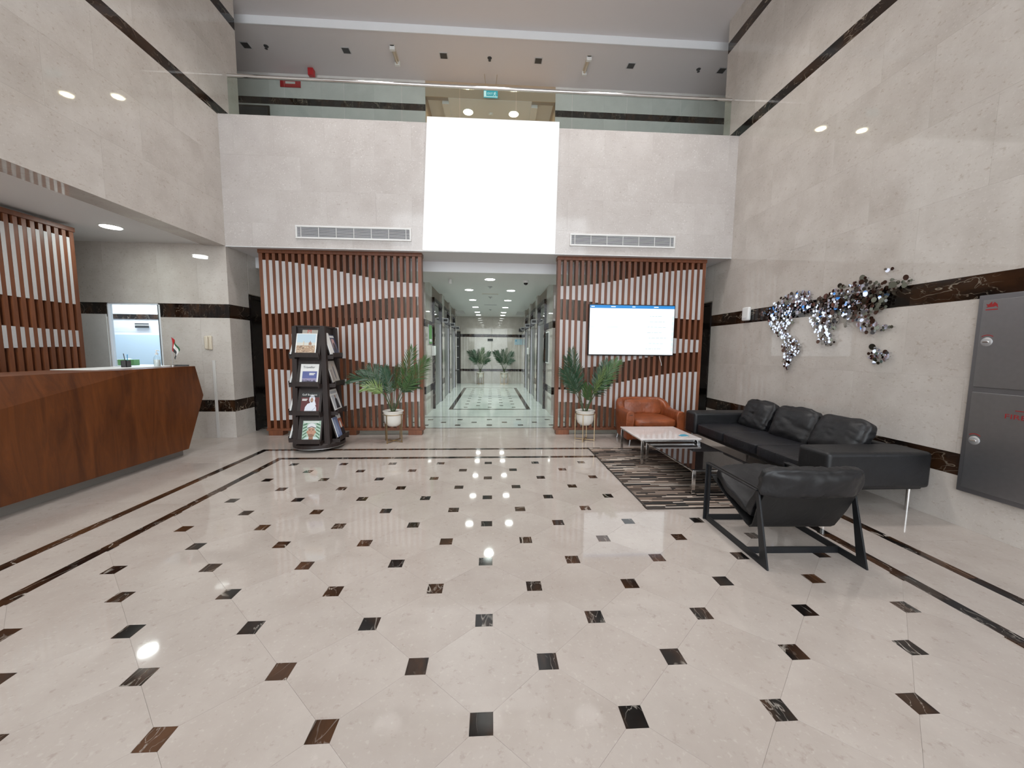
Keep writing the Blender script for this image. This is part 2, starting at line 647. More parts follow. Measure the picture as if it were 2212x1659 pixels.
def text_mesh(body, size, mat, parent, loc, rot, name='lettering', ext=.0006, align='LEFT', sx=1.0):
    cu = bpy.data.curves.new('t', 'FONT')
    cu.body = body
    cu.size = size
    cu.extrude = ext
    cu.align_x = align
    cu.resolution_u = 2
    t = bpy.data.objects.new('t', cu)
    C.objects.link(t)
    bpy.context.view_layer.update()
    dg = bpy.context.evaluated_depsgraph_get()
    me = bpy.data.meshes.new_from_object(t.evaluated_get(dg))
    bpy.data.objects.remove(t)
    bpy.data.curves.remove(cu)
    me.materials.clear()
    me.materials.append(mat)
    o = bpy.data.objects.new(name, me)
    C.objects.link(o)
    o.parent = parent
    o.location = loc
    o.rotation_euler = rot
    o.scale = (sx, 1, 1)
    return o


# ------------------------------------------------------------------ dimensions
LX, RX, FY = -3.95, 3.84, 5.91          # left wall plane, right wall plane, front of balcony fascia
LYE, RYE = 6.40, 6.33                   # where the tall side walls end above the balcony
BACK = -3.2                             # glazed entrance front behind the viewpoint
CEIL, SOFF = 6.74, 6.62
T = .02                                 # thickness of stone cladding
random.seed(7)


def clad(parent, axis, plane, a0, a1, z0, z1, mat, step, sgn, name='panel', rows=1, gap=.0008, off=0):
    """marble cladding pieces on a wall: axis 'x' = wall of constant x running in y; sgn = direction towards the room"""
    zh = (z1 - z0) / rows
    for r in range(rows):
        za, zb = z0 + r * zh + gap / 2, z0 + (r + 1) * zh - gap / 2
        e = [a0]
        p = a0 + (step * .5 if (r + off) % 2 else step)
        while p < a1 - step * .3:
            e.append(p)
            p += step
        e.append(a1)
        for u, w in zip(e[:-1], e[1:]):
            u2, w2 = u + gap / 2, w - gap / 2
            p0, p1 = (plane - T, plane) if sgn > 0 else (plane, plane + T)
            if axis == 'x':
                boxpiece(name, mat, parent, p0, p1, u2, w2, za, zb)
            else:
                boxpiece(name, mat, parent, u2, w2, p0, p1, za, zb)


BANDS = [(.41, .59), (1.84, 2.03), (4.745, 4.885), (6.235, 6.40)]

# ------------------------------------------------------------------ floor
floor = struct(MB().box(-7.2, 5.4, BACK, 15.6, -.25, -.006), 'floor', M['grout'])
SXP, SYP, X0, Y0 = .585, .539, -.031, 1.280
HS = .044
FX0, FX1, FY1 = -2.635, 2.575, 4.72


def clip(poly, ax, val, keep_less):
    out = []
    for i, p in enumerate(poly):
        q = poly[(i + 1) % len(poly)]
        pin = (p[ax] <= val) == keep_less
        qin = (q[ax] <= val) == keep_less
        if pin:
            out.append(p)
        if pin != qin:
            t_ = (val - p[ax]) / (q[ax] - p[ax])
            out.append((p[0] + t_ * (q[0] - p[0]), p[1] + t_ * (q[1] - p[1])))
    return out


def insert_at(x, y, hs=HS, name='inlay_tile'):
    inst(('inl', hs), lambda: MB().box(-hs, hs, -hs, hs, -.006, 0), name, M['insert'], floor, (x, y, 0))


def shrink(poly, g_):
    cx_, cy_ = sum(p[0] for p in poly) / len(poly), sum(p[1] for p in poly) / len(poly)
    out = []
    for x, y in poly:
        d = math.hypot(x - cx_, y - cy_)
        out.append((x - (x - cx_) / d * g_, y - (y - cy_) / d * g_))
    return out


FS = .47     # first row of the patterned field that is laid as single pieces
for r in range(-4, 14):
    y = Y0 + r * SYP / 2
    for c2 in range(-10, 11):
        if (c2 + r) % 2:
            # slab centre: lattice site without an insert
            cxs, cys = X0 + c2 * SXP / 2, y
            h = HS + .0006
            dx, dy = SXP / 2, SYP / 2
            base = [(-dx + h, -h), (-dx + h, h), (-h, dy - h), (h, dy - h), (dx - h, h), (dx - h, -h), (h, -dy + h), (-h, -dy + h)]
            poly = [(cxs + p[0], cys + p[1]) for p in base]
            full = cxs - dx > FX0 and cxs + dx < FX1 and cys - dy > FS and cys + dy < FY1
            if not full:
                poly = clip(poly, 0, FX0, False)
                poly = clip(poly, 0, FX1, True) if len(poly) > 2 else []
                poly = clip(poly, 1, FS, False) if len(poly) > 2 else []
                poly = clip(poly, 1, FY1, True) if len(poly) > 2 else []
                if len(poly) < 3:
                    continue
                xs = [p[0] for p in poly]
                ys = [p[1] for p in poly]
                if max(xs) - min(xs) < .02 or max(ys) - min(ys) < .02:
                    continue
                px, py = sum(xs) / len(xs), sum(ys) / len(ys)
                MB().prism([(p[0] - px, p[1] - py) for p in shrink(poly, .0004)], 'z', -.006, 0).build('floor_slab', M['floor'], floor, (px, py, 0))
            else:
                inst('slab', lambda: MB().prism(shrink(base, .0004), 'z', -.006, 0), 'floor_slab', M['floor'], floor, (cxs, cys, 0))
        else:
            x = X0 + c2 * SXP / 2
            if FX0 + HS < x < FX1 - HS and FS + HS < y < FY1 - HS:
                insert_at(x, y)


def slab_grid(x0, x1, y0, y1, step, mat, name='floor_slab', g_=.0005):
    nx = max(1, round((x1 - x0) / step))
    ny = max(1, round((y1 - y0) / step))
    dx, dy = (x1 - x0) / nx, (y1 - y0) / ny
    for i in range(nx):
        for j in range(ny):
            boxpiece(name, mat, floor, x0 + i * dx + g_, x0 + (i + 1) * dx - g_, y0 + j * dy + g_, y0 + (j + 1) * dy - g_, -.006, 0)


def strip(x0, x1, y0, y1, n):
    """dark border strip laid in n lengths"""
    for i in range(n):
        if x1 - x0 > y1 - y0:
            d = (x1 - x0) / n
            boxpiece('border_strip', M['insert'], floor, x0 + i * d + .0008, x0 + (i + 1) * d - .0008, y0, y1, -.006, 0)
        else:
            d = (y1 - y0) / n
            boxpiece('border_strip', M['insert'], floor, x0, x1, y0 + i * d + .0008, y0 + (i + 1) * d - .0008, -.006, 0)


B1, B2 = -3.135, 3.075      # outer band outside edges
strip(FX0 - .075, FX0, FS, FY1 + .075, 8)
strip(FX1, FX1 + .08, FS, FY1 + .075, 8)
strip(FX0, FX1, FY1, FY1 + .075, 10)
strip(B1, B1 + .08, FS, 5.205, 9)
strip(B2 - .08, B2, FS, 5.205, 9)
strip(B1 + .08, B2 - .08, 5.13, 5.205, 11)
slab_grid(B1 + .08, FX0 - .075, FS, 5.13, .62, M['floor'])
slab_grid(FX1 + .08, B2 - .08, FS, 5.13, .62, M['floor'])
slab_grid(FX0 - .075, FX1 + .08, FY1 + .075, 5.13, .6, M['floor'])
slab_grid(-6.9, B1, FS, 5.205, .63, M['floor'])
slab_grid(B2, RX, FS, 5.205, .66, M['floor'])
slab_grid(-6.9, LX, 5.205, FY, .7, M['floor'])
slab_grid(LX, RX, 5.205, 6.57, .66, M['floor'])
boxpiece('floor_slab', M['floor'], floor, -6.9, RX, BACK, FS - .001, -.006, 0)
# lift lobby paving
strip(LX, RX, 6.57, 6.61, 13)
strip(LX, RX, 7.66, 7.70, 13)
boxpiece('floor_slab', M['lobby_floor'], floor, LX, RX, 6.611, 7.659, -.006, -.0004)
for k, y in enumerate((6.83, 7.10, 7.37)):
    for c in range(-6, 7):
        x = X0 + (c + (.5 if k == 1 else 0)) * SXP
        if LX + .1 < x < RX - .1:
            insert_at(x, y, .05)
slab_grid(LX, RX, 7.70, 8.62, .66, M['lobby_floor'])
OX0, OX1 = -.99, .935
slab_grid(-1.5, OX0, 8.62, 15.4, .68, M['lobby_floor'])
slab_grid(OX1, 1.5, 8.62, 15.4, .68, M['lobby_floor'])
slab_grid(-2.1, -1.5, 14.2, 15.4, .6, M['lobby_floor'])
slab_grid(OX0, OX1, 13.6, 15.4, .66, M['lobby_floor'])
strip(OX0, OX0 + .1, 8.62, 13.6, 7)
strip(OX1 - .1, OX1, 8.62, 13.6, 7)
strip(OX0 + .1, OX1 - .1, 8.62, 8.72, 3)
strip(OX0 + .1, OX1 - .1, 13.5, 13.6, 3)
boxpiece('floor_slab', M['lobby_floor'], floor, OX0 + .101, OX1 - .101, 8.721, 13.499, -.006, -.0004)
k = 0
y = 8.98
while y < 13.4:
    for c in ((-1, 0, 1) if k % 2 == 0 else (-.5, .5)):
        insert_at(X0 + c * SXP, y, .045)
    y += SYP / 2
    k += 1

# ------------------------------------------------------------------ right wall
wr = struct(MB().box(RX + T, RX + .3, BACK, RYE, 0, CEIL).box(RX + T, RX + .3, RYE, 7.9, 0, 2.9), 'wall_right', M['grout'])
PS = 1.4
zs = [0] + [q for b_ in BANDS for q in b_] + [CEIL]
ROWS = [1, 2, 4, 2, 1]
for i in range(5):
    z0, z1 = zs[2 * i], zs[2 * i + 1]
    clad(wr, 'x', RX, PS, RYE, z0, z1, M['wall'], .93, -1, rows=ROWS[i], off=i)
    boxpiece('panel', M['wall'], wr, RX, RX + T, BACK, PS - .001, z0, z1)
for i, (z0, z1) in enumerate(BANDS):
    clad(wr, 'x', RX, PS, RYE, z0, z1, M['dark'], .93, -1, name='marble_band')
    boxpiece('marble_band', M['dark'], wr, RX, RX + T, BACK, PS - .001, z0, z1)
# continuation under the balcony
for z0, z1 in ((0, .41), (.59, 1.84), (2.03, 2.9)):
    boxpiece('panel', M['wall'], wr, RX, RX + T, RYE + .001, 6.36, z0, z1)
boxpiece('panel', M['wall'], wr, RX, RX + T, RYE + .03, 7.85, 2.28, 2.9)
for z0, z1 in BANDS[:2]:
    boxpiece('marble_band', M['dark'], wr, RX, RX + T, RYE + .001, 6.36, z0, z1)
boxpiece('panel', M['wall'], wr, RX, RX + T, 7.36, 7.85, 0, 2.28)

# ------------------------------------------------------------------ left upper wall with the beam over the reception
wl = struct(MB().box(LX - .3, LX - T, BACK, LYE, 2.9 + T, CEIL), 'wall_left', M['grout'])
for i in (2, 3, 4):
    z0, z1 = max(zs[2 * i], 2.9), zs[2 * i + 1]
    clad(wl, 'x', LX, PS, LYE, z0, z1, M['wall'], .93, 1, rows=ROWS[i] - (1 if i == 2 else 0), off=i)
    boxpiece('panel', M['wall'], wl, LX - T, LX, BACK, PS - .001, z0, z1)
for z0, z1 in BANDS[2:]:
    clad(wl, 'x', LX, PS, LYE, z0, z1, M['dark'], .93, 1, name='marble_band')
    boxpiece('marble_band', M['dark'], wl, LX - T, LX, BACK, PS - .001, z0, z1)
boxpiece('panel', M['wall'], wl, LX - .3, LX - T, BACK, FY, 2.9, 2.9 + T)
for z0, z1, k in ((0, .41, 'wall'), (.41, .59, 'dark'), (.59, 1.84, 'wall'), (1.84, 2.03, 'dark'), (2.03, 2.9, 'wall')):  # unseen pier added to keep daylight off the reception
    boxpiece('marble_band' if k == 'dark' else 'panel', M[k], wl, LX - .3, LX, BACK, 1.1, z0, z1)

# ------------------------------------------------------------------ reception room: back wall with its window, side wall, ceiling
WX0, WX1, WZ0, WZ1 = -5.70, -4.945, 1.0, 2.045
wb = MB()
wb.box(-6.95, WX0, FY + T, FY + .08, 0, 2.95).box(WX1, LX - T, FY + T, FY + .08, 0, 2.95)
wb.box(WX0, WX1, FY + T, FY + .08, 0, WZ0).box(WX0, WX1, FY + T, FY + .08, WZ1, 2.95)
wb.box(LX - .3, LX - T, FY + .08, 6.40, 0, 2.9).box(LX - .3, LX - T, 6.40, 7.9, 2.26, 2.9).box(LX - .3, LX - T, 7.32, 7.9, 0, 2.26)
wrec = struct(wb, 'wall_back', M['grout'])
for z0, z1, mt_, nm in ((0, .41, M['wall'], 'panel'), (.41, .59, M['dark'], 'marble_band'), (.59, 1.0, M['wall'], 'panel'), (1.0, 1.84, M['wall'], 'panel'),
                        (1.84, 2.045, M['dark'], 'marble_band'), (2.045, 2.92, M['wall'], 'panel')):
    for xa, xb in ((-6.9, -6.35), (-6.35, WX0), (WX0, WX1), (WX1, -4.38), (-4.38, LX)):
        if (xa, xb) == (WX0, WX1) and .99 < z0 < 2.04:
            continue
        boxpiece(nm, mt_, wrec, xa + .0006, xb - .0006 if xb < LX else xb, FY, FY + T, z0 + .0006, z1 - .0006)
    boxpiece(nm, mt_, wrec, LX - T, LX, FY + T, 6.38, z0 + .0006, min(z1, 2.9) - .0006)
boxpiece('panel', M['pale'], wrec, -6.05, WX0 - .002, FY - .012, FY - .001, .9, 1.875)
boxpiece('panel', M['wall'], wrec, LX - T, LX, 6.40, 7.34, 2.27, 2.9)
boxpiece('panel', M['wall'], wrec, LX - T, LX, 7.34, 7.85, 0, 2.9)
struct(MB().box(-7.2, -6.9, BACK, FY, 0, 2.95), 'wall_reception', M['paint'])
struct(MB().box(-6.95, LX - .3, BACK, FY, 2.92, 3.1), 'ceiling_reception', M['paint'])

# office window in that wall, and the office behind it
win = struct(MB().box(WX0, WX0 + .012, FY + .01, FY + .075, WZ0, WZ1).box(WX1 - .03, WX1, FY + .01, FY + .075, WZ0, WZ1)
             .box(WX0, WX1, FY + .01, FY + .075, WZ1 - .02, WZ1).box(WX0, WX1, FY - .03, FY + .075, WZ0, WZ0 + .02), 'window_1', M['paint_white'])
MB().box(WX0 + .02, WX1 - .03, FY + .035, FY + .043, WZ0 + .02, WZ1 - .02).build('pane', M['clearglass'], win)
MB().box(WX1 - .075, WX1 - .06, FY + .045, FY + .06, WZ0 + .02, WZ1 - .02).build('sliding_rail', M['steel'], win)
off = struct(MB().box(-8.6, -4.3, 7.7, 7.8, 0, 3.0).box(-8.6, -8.5, 6.12, 7.7, 0, 3).box(-4.35, -4.25, 6.12, 7.7, 0, 3), 'wall_office', M['officewhite'])
struct(MB().box(-8.6, -4.25, 6.11, 7.8, 2.95, 3.05), 'ceiling_office', M['officewhite'])
struct(MB().box(-8.6, -7.2, 6.11, 7.8, -.1, 0), 'floor_office', M['grout'])
struct(MB().box(-8.6, -6.95, FY + .1, FY + .2, 0, 3.0), 'wall_office_side', M['officewhite'])
MB().box(-8.5, -4.36, 7.68, 7.70, 1.925, 2.02).build('marble_band', M['dark'], off)
par = empty('glass_partition', (-6.9, 7.55, 0), 'frosted blue office partition seen through the reception window', 'partition', None)
MB().box(-.95, .75, 0, .02, .35, 1.62).build('frosted_panel', M['frosted'], par)
MB().box(-.95, .75, 0, .03, 1.62, 1.66).build('rail', M['paint_white'], par)
MB().box(-.95, -.92, 0, .03, 0, 1.9).box(.72, .75, 0, .03, 0, 1.9).build('post', M['paint_white'], par)
for z in (1.80, 1.87):
    MB().box(-.95, .75, 0, .015, z, z + .012).build('rail', M['paint_white'], par)
sg = empty('door_sign', (-6.76, 7.66, 1.80), 'small dark grey name plate on the office wall above the frosted panel', 'sign')
MB().box(-.125, .125, -.012, 0, -.045, .045).build('plate', M['darkgrey'], sg)

# ------------------------------------------------------------------ balcony fascia and the floor slab above
fas = struct(MB().box(LX, RX, FY + T, 6.2, 2.9, 4.735).box(-5.4, 5.3, 6.2, 15.5, 4.3, 4.55).box(LX, RX, 6.2, 6.62, 2.9, 4.3), 'wall_fascia', M['paint_grey'])
HX = [LX, -3.55, -2.82, -2.1, -1.38, -1.02]
HX2 = [.99, 1.35, 2.1, 2.85, 3.55, RX]
for seg_ in (HX, HX2):
    rowsz = [2.9, 3.25, 3.72, 4.20, 4.735]
    for j in range(4):
        e = seg_ if j % 2 == 0 else [seg_[0]] + [(a + b_) / 2 for a, b_ in zip(seg_[:-1], seg_[1:])] + [seg_[-1]]
        for a, b_ in zip(e[:-1], e[1:]):
            boxpiece('panel', M['fascia'], fas, a + .0003, b_ - .0003, FY, FY + T, rowsz[j] + .0003, rowsz[j + 1] - .0003)
boxpiece('panel', M['fascia'], fas, -1.02, .99, FY, FY + T, 2.9, 4.735)
MB().box(LX, RX, FY, 6.2, 4.735, 4.752).build('parapet_cap', M['fascia'], fas)
MB().box(LX, RX, FY - .004, FY + .03, 2.892, 2.90).build('edge_trim', M['paint_white'], fas)
# dropped lobby ceiling: drop face painted bright for the daylight on it, then flat ceiling with a sunk strip along each wall
cl = struct(MB().box(LX, RX, 6.62, 7.66, 2.73, 2.9).box(-.97, .92, 7.66, 14.47, 2.73, 2.9).box(-2.1, 1.6, 14.47, 15.5, 2.73, 2.9)
            .box(-1.5, -.97, 7.66, 14.47, 2.86, 2.9).box(.92, 1.5, 7.66, 14.47, 2.86, 2.9)
            .box(LX, -1.5, 7.66, 8.0, 2.73, 2.9).box(1.5, RX, 7.66, 8.0, 2.73, 2.9), 'ceiling_lobby', M['paint'])
MB().box(LX, RX, 6.612, 6.62, 2.728, 2.9).build('daylit_drop_edge', M['paint_white'], cl)

# lobby front wall either side of the opening
LW, RW = -1.36, 1.29
wlf = struct(MB().box(LX - .3, LW - T, 7.85 + T, 8.0, 0, 2.9).box(RW + T, RX + .3, 7.85 + T, 8.0, 0, 2.9), 'wall_lobby_front', M['grout'])
wll = struct(MB().box(LW - .35, LW - T, 8.0, 14.3, 0, 2.9).box(-2.2, LW - .35, 14.2, 14.3, 0, 2.9).box(-2.2, -2.1, 14.3, 15.4, 0, 2.9), 'wall_lobby_left', M['grout'])
wlr = struct(MB().box(RW + T, RW + .35, 8.0, 15.4, 0, 2.9), 'wall_lobby_right', M['grout'])
wle = struct(MB().box(-2.2, 1.6, 15.35 + T, 15.6, 0, 2.9), 'wall_lobby_end', M['grout'])
LB = [(0, .45, 'wall'), (.45, .61, 'dark'), (.61, 1.87, 'wall'), (1.87, 2.02, 'dark'), (2.02, 2.87, 'wall')]
for z0, z1, k in LB:
    nm = 'panel' if k == 'wall' else 'marble_band'
    for a, b_ in ((LX, -3.3), (-3.3, -2.65), (-2.65, -2.0), (-2.0, LW), (RW, 1.95), (1.95, 2.6), (2.6, 3.2), (3.2, RX)):
        boxpiece(nm, M[k], wlf, a + .0006, b_ - (.0006 if b_ != LW else 0), 7.85, 7.85 + T, z0, z1)
    boxpiece(nm, M[k], wll, LW - T, LW, 7.85 + T, 8.74, z0, z1)
    boxpiece(nm, M[k], wlr, RW, RW + T, 7.85 + T, 8.74, z0, z1)
    for y0, y1 in ((10.13, 10.57), (11.96, 12.40), (13.79, 14.3)):
        boxpiece(nm, M[k], wll, LW - T, LW + .05, y0, y1, z0, z1)
        boxpiece(nm, M[k], wlr, RW - .05, RW + T, y0, y1, z0, z1)
    boxpiece(nm, M[k], wlr, RW, RW + T, 14.3, 15.35, z0, z1)
LBE = [(0, .50, 'wall'), (.50, .60, 'dark'), (.60, 1.90, 'wall'), (1.90, 2.02, 'dark'), (2.02, 2.73, 'wall')]
for z0, z1, k in LBE:
    nm = 'panel' if k == 'wall' else 'marble_band'
    for a, b_ in ((-1.25, -.6), (-.6, .08), (.08, .76), (.76, 1.5)):
        boxpiece(nm, M[k], wle, a + .0006, b_ - .0006, 15.35, 15.35 + T, z0, z1)
for i, (a, b_, z0, z1) in enumerate(((-2.1, -1.25, 2.12, 2.73), (-2.1, -1.95, 0, 2.12))):
    boxpiece('panel', M['wall'], wle, a, b_ - .001, 15.35, 15.35 + T, z0, z1)

# lift entrances, three a side
for side in (-1, 1):
    px = LW if side < 0 else RW
    for i, y0 in enumerate((8.75, 10.58, 12.41)):
        y1 = y0 + 1.37
        where = ['nearest the lobby entrance', 'in the middle of its row', 'nearest the palms'][i]
        t_ = empty('lift_entrance', (px, y0, 0), 'steel lift doors, %s lobby wall, %s' % ('left' if side < 0 else 'right', where), 'lift', 'lift entrances along the lobby')
        s_ = -side      # direction into lobby

        def bx(u0, u1, *r):
            return (min(u0 * s_, u1 * s_), max(u0 * s_, u1 * s_)) + r
        MB().box(*bx(-.015, .055, 0, .075, 0, 2.59)).build('jamb', M['dark'], t_)
        MB().box(*bx(-.015, .055, 1.295, 1.37, 0, 2.59)).build('jamb', M['dark'], t_)
        MB().box(*bx(-.015, .055, .075, 1.295, 2.50, 2.59)).build('head_jamb', M['dark'], t_)
        MB().box(*bx(-.018, .01, .075, 1.295, 2.12, 2.50)).build('transom_panel', M['blackglass'], t_)
        MB().box(*bx(-.018, .03, .075, 1.295, 2.05, 2.12)).build('steel_lintel', M['steel'], t_)
        MB().box(*bx(-.018, .005, .18, .68, .01, 2.05)).build('door_leaf', M['steel'], t_)
        MB().box(*bx(-.018, .005, .69, 1.19, .01, 2.05)).build('door_leaf', M['steel'], t_)
        MB().box(*bx(-.018, .04, .075, .17, 0, 2.05)).build('steel_reveal', M['steel'], t_)
        MB().box(*bx(-.018, .04, 1.20, 1.295, 0, 2.05)).build('steel_reveal', M['steel'], t_)
        MB().box(*bx(.002, .012, 1.42, 1.49, 1.0, 1.3)).build('call_plate', M['steel'], t_)
        # projecting floor indicator on the pier beyond
        ind = empty('floor_indicator', (px, y0 + 1.55, 2.18), 'projecting lift floor indicator, %s side, %s' % ('left' if side < 0 else 'right', where), 'indicator', 'lift floor indicators')
        MB().box(*bx(.05, .19, -.03, .03, -.06, .06)).build('housing', M['steel'], ind, bevel=.006)
        MB().box(*bx(.065, .175, -.034, -.03, -.035, .035)).build('display', M['darkgrey'], ind)

# doors
def door(n, face, x, y0, y1, h):
    """black door leaf set in the side wall x; face = +1 when it faces +x"""
    d = struct(MB().box(x - .25 if face > 0 else x + .05, x - .05 if face > 0 else x + .25, y0, y1, 0, h), 'door_%d' % n, M['darkbrown'])
    a, b_ = (x - .05, x - .01) if face > 0 else (x + .01, x + .05)
    MB().box(a, b_, y0 + .05, y1 - .05, .01, h - .05).build('door_leaf', M['door'], d, bevel=.003)
    c_, e_ = (x - .06, x + .012) if face > 0 else (x - .012, x + .06)
    MB().box(c_, e_, y0, y0 + .05, 0, h).build('frame', M['door'], d)
    MB().box(c_, e_, y1 - .05, y1, 0, h).build('frame', M['door'], d)
    MB().box(c_, e_, y0 + .05, y1 - .05, h - .05, h).build('frame', M['door'], d)
    for z in (.3, .85, 1.4, 1.95):
        MB().box(x - .006 if face > 0 else x - .004, x + .004 if face > 0 else x + .006, y0 + .045, y0 + .06, z, z + .09).build('hinge', M['steel'], d)
    return d


door(1, 1, LX, 6.41, 7.32, 2.24)
door(2, -1, RX, 6.37, 7.35, 2.26)
d3 = struct(MB().box(-1.95, -1.25, 15.34, 15.38, 0, 2.12), 'door_3', M['darkbrown'])
MB().box(-1.91, -1.29, 15.31, 15.34, .01, 2.08).build('door_leaf', M['darkgrey'], d3)
for z in (.55, 1.05, 1.5, 1.85):
    MB().box(-1.42, -1.32, 15.29, 15.31, z, z + .03).build('rail', M['steel'], d3)

# ------------------------------------------------------------------ upper floor behind the balcony
wu = struct(MB().box(-5.4, -1.31, 7.85 + T, 8.0, 4.55, 6.75).box(1.26, 5.3, 7.85 + T, 8.0, 4.55, 6.75).box(-1.31, 1.26, 7.85 + T, 8.0, 6.36, 6.75)
            .box(-5.5, -5.4, 6.4, 8.0, 4.55, 6.9).box(5.3, 5.4, 6.4, 8.0, 4.55, 6.9).box(-5.4, LX - .3, 6.3, 6.4, 4.55, CEIL + .1).box(RX + .3, 5.3, 6.23, 6.33, 4.55, CEIL + .1), 'wall_upper', M['grout'])
for z0, z1, k in ((4.55, 5.35, 'wall'), (5.35, 6.06, 'wall'), (6.06, 6.185, 'dark'), (6.185, 6.62, 'wall')):
    nm = 'panel' if k == 'wall' else 'marble_band'
    for a, b_ in ((-5.4, -4.85), (-4.85, -4.27), (-4.27, -3.3), (-3.3, -2.3), (-2.3, -1.31), (1.26, 2.25), (2.25, 3.25), (3.25, 4.22), (4.22, 4.8), (4.8, 5.3)):
        if k == 'dark' and (a < -4.9 or a > 4.75):
            k2, nm2 = 'wall', 'panel'
        else:
            k2, nm2 = k, nm
        boxpiece(nm2, M['pale' if k2 == 'wall' else k2], wu, a + .0006, b_ - .0006, 7.85, 7.85 + T, z0, z1)  # paler stone stands in for light missing on the upper wall
boxpiece('panel', M['warm_tan'], wu, -1.31, 1.26, 7.85, 7.85 + T, 6.335, 6.62)  # warm light on the bulkhead given as tan colour
d4 = struct(MB().box(-4.86, -4.27, 7.83, 7.85, 4.55, 6.02), 'door_4', M['darkbrown'])
MB().box(-4.82, -4.31, 7.815, 7.83, 4.56, 5.98).build('door_leaf', M['darkgrey'], d4)
struct(MB().box(-1.6, -1.31, 8.0, 13.0, 4.55, 6.6).box(1.26, 1.6, 8.0, 13.0, 4.55, 6.6).box(-1.6, 1.6, 13.0, 13.2, 4.55, 6.6), 'wall_corridor', M['warm_tan'])
struct(MB().box(-.87, .79, 7.86, 13.0, 6.33, 6.6).box(-1.31, -.87, 8.0, 13.0, 6.45, 6.6).box(.79, 1.26, 8.0, 13.0, 6.45, 6.6)
       .box(-1.0, -.87, 8.0, 13.0, 6.30, 6.45).box(.79, .92, 8.0, 13.0, 6.30, 6.45), 'ceiling_corridor', M['paint'])
struct(MB().box(-5.5, 5.4, 6.75, 8.0, SOFF, CEIL + .2), 'ceiling_soffit', M['paint_grey'])
cs = struct(MB().box(-5.5, 5.4, BACK, 6.745, CEIL, CEIL + .2), 'ceiling', M['paint_grey'])
MB().box(-5.4, 5.3, 6.735, 6.75, SOFF - .008, CEIL).build('daylit_strip', M['paint_white'], cs)  # strip painted brighter and bluer for the daylight it faces

# glass balustrade with a polished rail
bal = empty('glass_balustrade', (0, 6.13, 4.752), 'greenish glass balcony balustrade with a polished tubular handrail', 'balustrade')
gx = [LX + .02, -3.11, -2.24, -1.38, -.50, .37, 1.25, 2.12, 2.99, RX - .015]
for a, b_ in zip(gx[:-1], gx[1:]):
    MB().box(a + .004, b_ - .004, -.006, .006, 0, .635).build('glass_pane', M['glass'], bal)
MB().tube([(LX + .03, 0, .66), (RX - .02, 0, .66)], .026, 14).build('handrail', M['chrome'], bal, smooth=True)
MB().box(LX + .01, RX - .01, -.014, .014, -.004, .012).build('base_channel', M['steel'], bal)

# blanked-out white area over the fascia, built as an added glowing panel
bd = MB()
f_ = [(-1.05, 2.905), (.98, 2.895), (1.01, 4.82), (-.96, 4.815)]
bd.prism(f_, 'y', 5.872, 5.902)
bo = bd.build('blank_panel', M['board'])
bo.location = (0, 0, 0)
tag(bo, 'blanked-out area built as glowing white panel on the balcony front above the lobby entrance', 'blank panel')

# ------------------------------------------------------------------ air grilles in the fascia
def grille(x0, x1, z0, z1, side):
    t_ = empty('air_grille', (x0, FY, z0), 'long white framed air grille in the balcony front, %s of the white panel' % side, 'air grille', 'linear air grilles')
    w, h = x1 - x0, z1 - z0
    f = .024
    MB().box(0, w, -.02, -.0, 0, f).box(0, w, -.02, 0, h - f, h).box(0, f, -.02, 0, f, h - f).box(w - f, w, -.02, 0, f, h - f).build('frame', M['white'], t_, bevel=.002)
    MB().box(f, w - f, -.003, -.001, f, h - f).build('backing', M['darkgrey'], t_)
    fins = MB()
    n = 9
    for i in range(n):
        z = f + (i + .5) * (h - 2 * f) / n
        fins.add([(f, -.014, z - .006), (w - f, -.014, z - .006), (w - f, -.004, z + .006), (f, -.004, z + .006)], [(0, 1, 2, 3)])
        fins.add([(f, -.0142, z - .0075), (w - f, -.0142, z - .0075), (w - f, -.0042, z + .0045), (f, -.0042, z + .0045)], [(0, 1, 2, 3)])
    tag(fins.build('fins', M['grey'], t_), kind='stuff')
    m_ = 7
    first = .032 * w
    for i in range(m_):
        x = f + first + i * (w - 2 * f - 2 * first) / (m_ - 1)
        MB().box(x - .004, x + .004, -.017, -.003, f, h - f).build('mullion', M['white'], t_)


grille(-2.925, -1.22, 3.03, 3.222, 'left')
grille(1.215, 2.895, 3.025, 3.212, 'right')

# ------------------------------------------------------------------ entrance glazing behind the viewpoint (daylight comes through it)
we = MB()
for x in (LX, -2.0, 0, 1.95, RX - .08):
    we.box(x, x + .08, BACK - .08, BACK, 0, CEIL)
for z in (2.5, 4.6):
    we.box(LX, RX, BACK - .08, BACK, z, z + .09)
we.box(LX, RX, BACK - .08, BACK, CEIL - .15, CEIL)
struct(we, 'window_2', M['darkgrey'])
struct(MB().box(-7.2, LX, BACK - .1, BACK, 0, 3.1), 'wall_entrance', M['paint'])
struct(MB().box(-30, 30, -40, BACK - .05, -.3, -.05), 'ground', M['bounce_ground'])  # unseen pale ground, added to bounce daylight up to the ceiling


